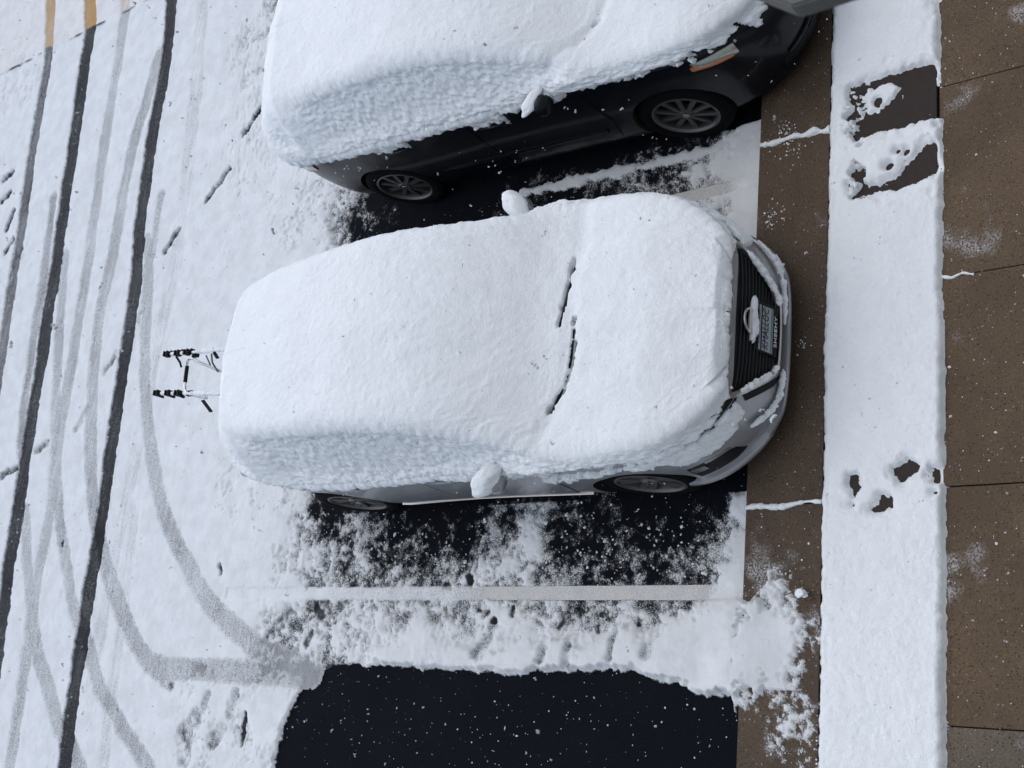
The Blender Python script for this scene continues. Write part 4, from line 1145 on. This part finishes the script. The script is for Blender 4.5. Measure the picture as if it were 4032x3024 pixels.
A.patch('lower_valance', A.front, [(-.60, .30), (0, .285), (.60, .30)], [(-.58, .235), (0, .225), (.58, .235)], M_BLACK, off=.006, m=24, n=3)
# emblem ring and bar
hc, hn = A.front(0, .78)
bm = bmesh.new()
ring = [Vector((hc.x + .03 - .0 * math.cos(t), .075 * math.sin(t), .775 + .072 * math.cos(t))) for t in np.linspace(0, 2 * math.pi, 33)]
add_tube(bm, ring, .0085, 8, caps=False)
em = bm_obj('emblem', bm, M_CHROME, ca, smooth=True)
bm = bmesh.new(); add_box(bm, (hc.x + .03, 0, .775), (.014, .17, .030), bevel=.004); bm_obj('emblem_bar', bm, M_CHROME, em)
# licence plate in a dealer frame
def text_mesh(name, body, size, mat, parent, loc, rot, shear=0.0, ext=.0012, sx=1.0):
    cu = bpy.data.curves.new(name, 'FONT'); cu.body = body; cu.size = size; cu.align_x = 'CENTER'; cu.align_y = 'CENTER'
    cu.extrude = ext; cu.shear = shear; cu.space_character = 1.05; cu.resolution_u = 3
    to = bpy.data.objects.new(name, cu); COL.objects.link(to)
    bpy.context.view_layer.update()
    me = bpy.data.meshes.new_from_object(to.evaluated_get(bpy.context.evaluated_depsgraph_get()))
    bpy.data.objects.remove(to)
    me.materials.clear(); me.materials.append(mat)
    o = bpy.data.objects.new(name, me); o.location = loc; o.rotation_euler = rot; o.scale = (sx, 1, 1)
    return link(o, parent)
pl = bpy.data.objects.new('license_plate', None)
hp, _ = A.front(0, .60)
pl.location = (hp.x + .012, 0, .60); pl.rotation_euler = (0, math.radians(-14), 0)
link(pl, ca)
bm = bmesh.new(); add_box(bm, (0, 0, 0), (.004, .305, .155), bevel=.0015); bm_obj('plate_sheet', bm, M_PLATE, pl)
FR = (math.pi / 2, 0, math.pi / 2)
text_mesh('plate_number', 'KMALLOC', .078, M_PLATETXT, pl, (.0035, 0, -.006), FR, shear=.12, sx=.74)
bm = bmesh.new()
for k in range(13): add_box(bm, (.0035, -.105 + k * .0175, .058), (.002, .011, .016 if k % 3 else .011))
bm_obj('plate_print', bm, M_PLATEBLUE, pl)
bm = bmesh.new(); add_box(bm, (.0032, 0, -.060), (.002, .29, .008)); bm_obj('plate_line', bm, M_GREEN, pl)
bm = bmesh.new()
for c, s_ in (((.002, 0, -.092), (.012, .335, .034)), ((.002, 0, .084), (.012, .335, .016)), ((.002, -.161, -.004), (.012, .014, .16)), ((.002, .161, -.004), (.012, .014, .16))):
    add_box(bm, c, s_, bevel=.002)
fr = bm_obj('plate_frame', bm, M_BLACK, pl)
text_mesh('frame_lettering', 'SHEEHY', .036, M_WHITE, pl, (.0095, 0, -.092), FR, sx=1.6)
# wipers left standing in the snow gap
for q in ([(-.19, .40), (-.25, .0), (-.27, -.1)], [(-.15, -.02), (-.17, -.3), (-.28, -.60)]):
    bm = bmesh.new()
    pts = []
    for x, y in spline(q, 12):
        h, nn = A.above(x, y); pts.append(h + nn * .062)
    add_tube(bm, pts, .012, 6); bm_obj('wiper', bm, M_BLACK, ca, smooth=True)

# snow blanket of the silver car
a_cut_side = pchip([-3.95, -3.6, -3.2, -2.7, -2.2, -1.6, -1.0, -.6, -.45, -.2, .1, .3, .5, .7, .9], [.99, 1.03, 1.03, 1.01, .985, .97, .96, .96, .955, .945, .92, .84, .70, .66, .64])
def a_cut(X, Y, Z, N):
    side = Z - a_cut_side(X)
    # nose: the hood edge lets go above the grille, the corners hold snow on the bumper shoulders
    nose = X > .45
    yv = np.abs(Y)
    lim = np.interp(yv, [0, .44, .50, .56, .70, .95], [.885, .87, .80, .685, .66, .66])
    front = np.where(X > .6, np.minimum((Z - lim), 9), 9)
    m = np.where(X > .6, front, side)
    # shoulder of the bumper beyond the headlight slit
    slit = np.abs(Z - np.interp(yv, [.45, .6, .8, .95], [.80, .82, .85, .88])) - .020
    m = np.where((X > .5) & (yv > .46) & (yv < .84), np.minimum(m, slit), m)
    # snow resting on the wheel-arch flare with bare paint above it
    arch = .035 - np.abs(Z - (.815 + .05 * np.cos(X * 2.6))) 
    lobe = np.where((X > -.55) & (X < .62), arch - .0 * X, -1)
    bare = np.abs(Z - (.925 - .02 * X)) - .045 * np.clip(1 - ((X + .12) / .42) ** 2, 0, 1)
    m = np.where((X > -.6) & (X < .4) & (Y < 0), np.minimum(m, bare), m)
    m = np.maximum(m, np.where(N[..., 2] > -.2, lobe, -1))
    m = np.where((X > .6) & (yv < .445) & (Z < lim), np.minimum(m, -.05), m)
    m = np.where((X < -3.45) & (yv < .74), np.maximum(m, Z - .6), m)
    m = np.where((yv < .50) & (X > .5), np.minimum(m, .842 + .02 * (1 - (yv / .45) ** 2) - X), m)
    return m
crack_a1 = [(-.20, .46), (-.215, .26), (-.235, .11), (-.25, -.01)]
crack_a2 = [(-.145, .02), (-.14, -.11), (-.15, -.30), (-.19, -.45), (-.225, -.495), (-.27, -.57), (-.30, -.60)]
xtr = []
for sd, zc in ((-1, 1.10), (1, 1.10)):
    xtr.append(lump_blob((-.80, sd * 1.015, zc + .025), (.142, .078, .092), 3 if sd < 0 else 5, amp=.07, wl=.07, rot=-sd * .75, flat=.6))
    xtr.append(lump_blob((-.74, sd * .90, zc - .03), (.06, .09, .05), 2, amp=.1, wl=.05))
def on_front(pts, off, dz=0.0):
    out = []
    for y, z in pts:
        h, nn = A.front(y, z); out.append((h.x + nn.x * off, h.y + nn.y * off, h.z + dz))
    return out
xtr.append(rope_np(on_front([(-.46, .80), (-.40, .70), (-.33, .60), (-.28, .535)], .036, .006), .020, 1, 70, amp=.3))
xtr.append(rope_np(on_front([(.46, .80), (.40, .70), (.33, .60), (.28, .535), (.235, .49), (.19, .475)], .036, .004), .021, 2, 80, amp=.3))
xtr.append(rope_np(on_front([(-.27, .52), (-.22, .475)], .036), .017, 3, 24, amp=.3))
xtr.append(rope_np(on_front([(-.62, .56), (-.52, .47), (-.42, .395), (-.30, .36), (-.2, .352)], .030, .018), .019, 4, 80, amp=.3))
xtr.append(rope_np(on_front([(.62, .56), (.52, .47), (.42, .395), (.30, .36), (.1, .352)], .030, .018), .017, 5, 90, amp=.3))
# slab of snow caught on top of the plate
xtr.append(lump_blob((hp.x - .006, .005, .722), (.034, .150, .030), 4, amp=.16, wl=.06))
xtr.append(lump_blob((hp.x - .012, .02, .742), (.026, .085, .022), 2, amp=.12, wl=.05))
snow_on_car(A, 'thick smooth snow blanket covering the silver crossover car', dict(thick=.085, tail=3.05, ledge=1.03, cut=a_cut,
    cracks=[(crack_a1, .007), (crack_a2, .010), ([(.92, -.52), (.84, -.66), (.74, -.75), (.60, -.80)], .006), ([(.90, .50), (.80, .62), (.68, .72)], .006)],
    dents=[([(-.16, .85), (-.16, .55), (-.2, .2), (-.16, 0), (-.16, -.35), (-.22, -.55), (-.35, -.75)], .06, .016)]), xtr)

# ---- bicycle rack strapped to the tailgate of the silver car
rk = empty('bicycle_rack', (CAR_A[0], CAR_A[1], 0), heading(CAR_A[2]))
tag(rk, 'folding bicycle rack with two snowy arms strapped to tailgate of silver crossover', 'bike rack')
xs_ = []
for yy0, yy1, xe in ((.16, .21, -4.24), (-.22, -.13, -4.28)):
    bm = bmesh.new()
    p0, p1 = Vector((-3.40, yy0, 1.44)), Vector((xe, yy1, 1.45))
    add_tube(bm, [p0, p0.lerp(p1, .5), p1], .011, 8)
    arm = bm_obj('arm', bm, M_BLACK, rk, smooth=True)
    for k, t in enumerate((.63, .78, .96)):
        c = p0.lerp(p1, t)
        bm = bmesh.new()
        add_box(bm, c + Vector((0, 0, .018)), (.045, .05, .028), bevel=.006)
        for d in (-1, 1): add_box(bm, c + Vector((d * .02, 0, .042)), (.012, .046, .03), bevel=.003)
        add_box(bm, c + Vector((.01, .03 if yy0 > 0 else -.02, -.01)), (.02, .02, .04), bevel=.003)
        bm_obj('cradle', bm, M_BLACK, arm)
    xs_.append(rope_np([p0 + Vector((-.02, 0, .016)), p0.lerp(p1, .3) + Vector((0, 0, .020)), p0.lerp(p1, .58) + Vector((0, 0, .018))], .017, 3, 50, amp=.35))
    xs_.append(rope_np([p0.lerp(p1, .68) + Vector((0, 0, .02)), p0.lerp(p1, .75) + Vector((0, 0, .022))], .016, 2, 14, amp=.3))
    xs_.append(rope_np([p0.lerp(p1, .82) + Vector((0, 0, .02)), p0.lerp(p1, .92) + Vector((0, 0, .022))], .016, 1, 16, amp=.3))
bm = bmesh.new()
Upts = [(-3.80, .09, 1.20), (-3.96, .155, 1.315), (-4.04, .19, 1.345), (-4.085, .165, 1.35), (-4.075, .05, 1.35), (-4.06, -.06, 1.35), (-4.02, -.11, 1.35), (-3.93, -.145, 1.34), (-3.82, -.165, 1.28)]
add_tube(bm, spline(Upts, 60), .0125, 10); ub = bm_obj('hoop_tube', bm, plain('bright steel tube', (.6, .6, .6), .25, metal=1.0), rk, smooth=True)
bm = bmesh.new(); add_tube(bm, [(-4.079, .125, 1.35), (-4.073, .04, 1.35), (-4.066, -.02, 1.35)], .017, 10); bm_obj('foam_grip', bm, M_BLACK, ub, smooth=True)
for q in (((-3.66, -.245, 1.41), (-3.70, -.30, 1.33)), ((-3.66, .20, 1.42), (-3.68, .15, 1.36))):
    bm = bmesh.new(); a0, a1 = Vector(q[0]), Vector(q[1])
    add_box(bm, (a0 + a1) / 2, (.035, (a1 - a0).length + .02, .012), rot=Matrix.Rotation(math.atan2(a1.z - a0.z, a1.y - a0.y), 3, 'X'), bevel=.002)
    bm_obj('buckle', bm, M_BLACK, rk)
for q in ((-3.90, .185, 1.41), (-3.90, -.15, 1.40)):
    bm = bmesh.new(); add_box(bm, q, (.07, .045, .03), bevel=.006); bm_obj('hinge_block', bm, M_BLACK, rk)
bm = bmesh.new(); add_tube(bm, [(-4.13, .19, 1.44), (-4.09, .14, 1.42), (-4.085, .10, 1.40)], .010, 6); bm_obj('strap_end', bm, M_BLACK, rk, smooth=True)
bm = bmesh.new(); add_tube(bm, [(-3.70, .17, 1.40), (-3.75, .12, 1.34), (-3.82, .085, 1.22)], .008, 6); add_tube(bm, [(-3.74, .155, 1.42), (-3.80, .11, 1.32)], .006, 6); bm_obj('brace', bm, M_ALLOY, rk, smooth=True)
V_ = []; F_ = []; n0 = 0
for v, f in xs_: V_.append(v); F_.append(f + n0); n0 += len(v)
rs = np_mesh('rack_snow', np.vstack(V_), np.vstack(F_), M_SNOW); tag(rs, 'snow caught on the arms of the bicycle rack', 'snow', kind='stuff')
rs.location = (CAR_A[0], CAR_A[1], 0); rs.rotation_euler = (0, 0, heading(CAR_A[2]))

# ---- dark blue car
B_PAR = dict(
    front=[(0, 1.02), (.22, 1.01), (.45, .965), (.62, .88), (.76, .74), (.86, .55), (.92, .30), (.95, -.1)],
    rear=[(0, -3.96), (.45, -3.92), (.68, -3.80), (.82, -3.60), (.90, -3.32), (.95, -2.85)],
    top=[(-3.96, 1.06), (-3.88, 1.16), (-3.62, 1.40), (-3.42, 1.55), (-3.2, 1.61), (-2.8, 1.655), (-2.2, 1.685), (-1.7, 1.67), (-1.35, 1.61), (-1.0, 1.50), (-.62, 1.32), (-.30, 1.16), (-.1, 1.125), (.3, 1.085), (.6, 1.03), (.85, .945), (1.02, .87)],
    belt=[(-3.96, .97), (-3.6, 1.08), (-2.8, 1.085), (-1.5, 1.05), (-.5, 1.02), (0, .99), (.5, .93), (1.02, .78)],
    cant=[(-3.96, .86), (-3.6, .76), (-3.2, .71), (-2.5, .72), (-1.6, .74), (-1.0, .78), (-.55, .84), (-.3, .87), (.3, .87), (1.02, .90)],
    floor=[(-3.96, .34), (-3.3, .25), (-2.8, .21), (0, .19), (.6, .19), (1.02, .22)],
    waist=[(-3.96, 1.0), (-2.8, 1.0), (-1.5, .985), (0, 1.0), (1.02, 1.0)],
    shear_f=[(.15, .07), (.25, .035), (.36, .005), (.5, 0), (.65, .02), (.78, .06), (.9, .12), (1.1, .15)],
    shear_r=[(.2, .14), (.36, .04), (.6, 0), (.9, .03), (1.1, .06), (1.6, .1)],
    zmax=.68, drop=.055)
cb_ = empty('dark_suv', (CAR_B[0], CAR_B[1], 0), heading(CAR_B[2]))
tag(cb_, 'dark blue sport utility car under snow with amber headlamp corner, parked beyond the silver crossover', 'car', 'snow-covered cars parked nose to the walkway')
bpy.context.view_layer.update()
B = Car(cb_, CarShape(B_PAR), M_NAVY, .365, .365, .80, 2.86, .385)
for x in (0, -2.86):
    for sd in (-1, 1):
        make_wheel('wheel', cb_, x, sd * .822, sd, .365, .25, .22, 'ten', M_ALLOY)
for sd in (-1, 1):
    fd = B.patch('door', B.side(sd), [(-.58, .32), (-.50, .60), (-.54, 1.005)], [(-1.62, .32), (-1.62, .60), (-1.62, 1.045)], M_NAVY, off=.005, m=16, n=14, deep=.004)
    rd = B.patch('door', B.side(sd), [(-1.635, .32), (-1.635, .60), (-1.635, 1.045)], [(-2.32, .40), (-2.54, .72), (-2.66, 1.07)], M_NAVY, off=.005, m=16, n=12, deep=.004)
    B.patch('door_handle', B.side(sd), [(-1.28, .90), (-1.52, .91)], [(-1.28, .93), (-1.52, .94)], M_NAVY, off=.028, m=8, n=4, parent=fd, bulge=.01)
    B.patch('door_handle', B.side(sd), [(-2.26, .93), (-2.50, .94)], [(-2.26, .96), (-2.50, .97)], M_NAVY, off=.028, m=8, n=4, parent=rd, bulge=.01)
    B.patch('rub_strip', B.side(sd), [(-.62, .45), (-2.26, .47)], [(-.62, .49), (-2.26, .51)], M_NAVY, off=.016, m=24, n=4, bulge=.006)
    B.patch('side_window', B.side(sd), [(-.75, 1.10), (-1.55, 1.11)], [(-1.15, 1.38), (-1.55, 1.48)], M_GLASS, off=.003, m=10, n=8)
    B.patch('side_window', B.side(sd), [(-1.65, 1.11), (-2.8, 1.16)], [(-1.65, 1.50), (-2.8, 1.44)], M_GLASS, off=.003, m=12, n=8)
    hl = B.patch('headlight', B.round(-.2), [(sd * 43, .78), (sd * 48, .80), (sd * 57, .855)], [(sd * 42.5, .86), (sd * 48, .89), (sd * 58, .925)], M_LENS, off=.008, m=18, n=7, bulge=.012)
    B.patch('turn_lamp', B.round(-.2), [(sd * 45, .785), (sd * 50, .81), (sd * 59, .865)], [(sd * 45, .805), (sd * 50, .845), (sd * 59, .895)], M_AMBER, off=.016, m=12, n=5, parent=hl, bulge=.008)
    B.patch('tail_light', B.side(sd), [(-3.42, .90), (-3.74, .86)], [(-3.42, 1.0), (-3.74, 1.0)], M_RED, off=.010, m=10, n=5)
    B.patch('fog_recess', B.round(-.2), [(sd * 22, .33), (sd * 36, .35)], [(sd * 22, .40), (sd * 35, .42)], M_BLACK, off=.004, m=10, n=4)
    B.patch('fender_seam', B.side(sd), [(-.565, .34), (-.485, .60), (-.525, 1.0)], [(-.572, .34), (-.492, .60), (-.532, 1.0)], M_BLACK, off=.0015, m=14, n=2)
    make_mirror(B, sd, -.74, 1.12, 1.10, M_NAVY)
B.patch('windshield', B.above, [(-.36, -.72), (-.30, 0), (-.36, .72)], [(-1.15, -.60), (-1.13, 0), (-1.15, .60)], M_GLASS, off=.002, m=20, n=12)
B.patch('rear_window', B.above, [(-3.46, -.55), (-3.48, 0), (-3.46, .55)], [(-3.76, -.60), (-3.78, 0), (-3.76, .60)], M_GLASS, off=.002, m=14, n=8)
B.patch('grille', B.front, [(-.40, .56), (0, .55), (.40, .56)], [(-.44, .74), (0, .745), (.44, .74)], M_BLACK, off=.006, m=20, n=6)
B.patch('bumper_vent', B.front, [(-.55, .29), (0, .28), (.55, .29)], [(-.50, .38), (0, .385), (.50, .38)], M_BLACK, off=.006, m=20, n=4)
B.patch('bumper_crease', B.front, [(-.66, .42), (0, .415), (.66, .42)], [(-.66, .445), (0, .44), (.66, .445)], M_NAVY, off=.018, m=30, n=4, bulge=.008)
b_cut_side = pchip([-4.0, -3.6, -3.2, -2.7, -2.2, -1.6, -1.0, -.6, -.3, 0, .3, .5, .62, .72, .9], [1.03, 1.06, 1.06, 1.05, 1.035, 1.02, 1.02, 1.02, 1.015, 1.005, .985, .955, .935, .92, .87])
def b_cut(X, Y, Z, N):
    m = Z - b_cut_side(X)
    yv = np.abs(Y)
    edge = (.80 - .10 * (yv / .7) ** 2) - X                # hood shut line
    m = np.where(X > .5, np.minimum(m + .03, edge), m)
    # lamp corner keeps a ragged bib of snow
    bib = np.where((X > .60) & (yv > .50) & (yv < .66), Z - .80, -1)
    m = np.maximum(m, np.minimum(bib, .86 - X))
    # lamp shows through
    lampm = np.hypot((X - .53) / .12, (Z - .85) / .045) - 1
    m = np.where((X > .42) & (yv > .70), np.minimum(m, lampm * .06), m)
    m = np.where((X < -3.72) & (yv < .72), np.maximum(m, Z - .6), m)
    # stuck snow hangs over the handles
    for hx in (-1.40, -2.40):
        m = np.where(np.abs(X - hx) < .16, np.maximum(m, (Z - (b_cut_side(X) - .07)) * np.clip(1.3 - np.abs(X - hx) / .14, -1, 1)), m)
    return m
xtr = [lump_blob((-.80, -1.02, 1.18), (.125, .055, .05), 3, amp=.08, wl=.06, rot=.95, flat=.4), lump_blob((-.80, 1.02, 1.18), (.125, .055, .05), 4, amp=.08, wl=.06, rot=-.95, flat=.4),
       lump_blob((-.73, -.92, 1.12), (.055, .09, .05), 2, amp=.1, wl=.05)]
snow_on_car(B, 'thick snow blanket covering roof and hood of the dark blue car', dict(thick=.082, tail=3.15, ledge=1.12, cut=b_cut,
    cracks=[([(-.235, -.545), (-.30, -.585)], .006)],
    dents=[([(-.1, .3), (-.14, 0), (-.17, -.3), (-.25, -.55), (-.42, -.72), (-.6, -.8)], .04, .02)]), xtr)

# ---------------------------------------------------------------- small things
# wall-mounted lamp housing just under the photographer's window
lm = empty('wall_lamp', (0.01, -4.06, 6.0)); tag(lm, 'grey metal lamp housing on the building wall above the dark blue car', 'lamp')
bm = bmesh.new()
poly = [(-.226, .30), (-.226, .868), (-.085, 1.055), (.10, 1.055), (.26, .868), (.26, .30)]
add_prism(bm, poly, -.03, 0.0)
bmesh.ops.bevel(bm, geom=bm.edges[:], offset=.003, segments=2, affect='EDGES')
bm_obj('housing', bm, M_LAMP, lm)
bm = bmesh.new(); add_box(bm, (0, .165, -.02), (.07, .33, .03), bevel=.005); bm_obj('bracket', bm, M_LAMP, lm)
bm = bmesh.new(); add_prism(bm, [(-.19, .38), (-.19, .80), (-.08, .96), (.08, .96), (.19, .80), (.19, .38)], -.045, -.032); bm_obj('lamp_glass', bm, M_LENS, lm)
# twig with a clod of snow on the kerb slab
tw = empty('twig', (0.0, 0, 0)); tag(tw, 'short brown twig under a clod of snow on the kerb slab', 'twig')
bm = bmesh.new(); add_tube(bm, [(-.045, -.315, KERB + .045), (-.03, -.36, KERB + .05), (-.036, -.42, KERB + .046), (-.05, -.455, KERB + .04)], .004, 6); bm_obj('stem', bm, M_TWIG, tw, smooth=True)
bm = bmesh.new(); add_prism(bm, [(-.06, -.44), (-.045, -.47), (-.06, -.50), (-.075, -.47)], KERB + .036, KERB + .041); bm_obj('leaf', bm, M_TWIG, tw)
v, f = lump_blob((-.035, -.435, KERB + .055), (.024, .034, .022), 3, amp=.28, wl=.03)
tag(np_mesh('snow_clod', v, f, M_SNOW), 'small round clod of snow beside the twig on kerb slab', 'snow', kind='stuff')
# grass tips poking through the strip snow
bm = bmesh.new()
for k in range(90):
    x, y = RNG.uniform(-2.3, 2.4), RNG.uniform(-1.25, -.65)
    if RNG.random() < .45: x, y = RNG.normal(1.35, .3), RNG.normal(-.95, .12)
    if not -1.27 < y < -.62: continue
    a = RNG.uniform(0, 6.28); l = RNG.uniform(.008, .024)
    z = KERB + .055
    bm_v = [bm.verts.new((x, y, z - .01)), bm.verts.new((x + .0025 * math.sin(a), y - .0025 * math.cos(a), z - .01)), bm.verts.new((x + l * math.cos(a), y + l * math.sin(a), z + .004))]
    bm.faces.new(bm_v)
tag(bm_obj('grass_tips', bm, M_GRASS, recalc=False), 'dark grass tips poking through the planting strip snow', 'grass', kind='stuff')
# snowflakes drifting down between the window and the cars
def flakes():
    rng = np.random.default_rng(23)
    V = []; F = []; n0 = 0
    cp = np.array(CAM_POS)
    fw = np.array(_f)
    made = 0
    while made < 6200:
        p = np.array([rng.uniform(-2.6, 7), rng.uniform(-3.6, 11), rng.uniform(.35, 6.6)])
        d = (p - cp) @ fw
        if d < 2.0 and made > 14: continue
        if d < .75: continue
        r = float(np.clip(rng.lognormal(-5.5, .45), .002, .0105))
        for k in range(rng.integers(2, 4)):              # a flake is a few ragged crystals clumped together
            c = p + rng.normal(0, r * .5, 3)
            ax = rng.normal(size=(2, 3)); e1 = ax[0] / np.linalg.norm(ax[0]); e2 = np.cross(e1, ax[1]); e2 /= np.linalg.norm(e2)
            m = 6
            a = np.arange(m) * 2 * math.pi / m
            rad = r * rng.uniform(.35, 1.1, m)
            ring = c + (np.cos(a) * rad)[:, None] * e1 + (np.sin(a) * rad)[:, None] * e2
            nn = np.cross(e1, e2)
            V.append(np.vstack([ring, c + nn * r * .4, c - nn * r * .4]))
            F += [(n0 + i, n0 + (i + 1) % m, n0 + m) for i in range(m)] + [(n0 + (i + 1) % m, n0 + i, n0 + m + 1) for i in range(m)]
            n0 += m + 2
        made += 1
    return tag(np_mesh('falling_snowflakes', np.vstack(V), np.array(F), M_FLAKE, smooth=False), 'snowflakes drifting down through the air above the cars', 'snowflakes', kind='stuff')
flakes()
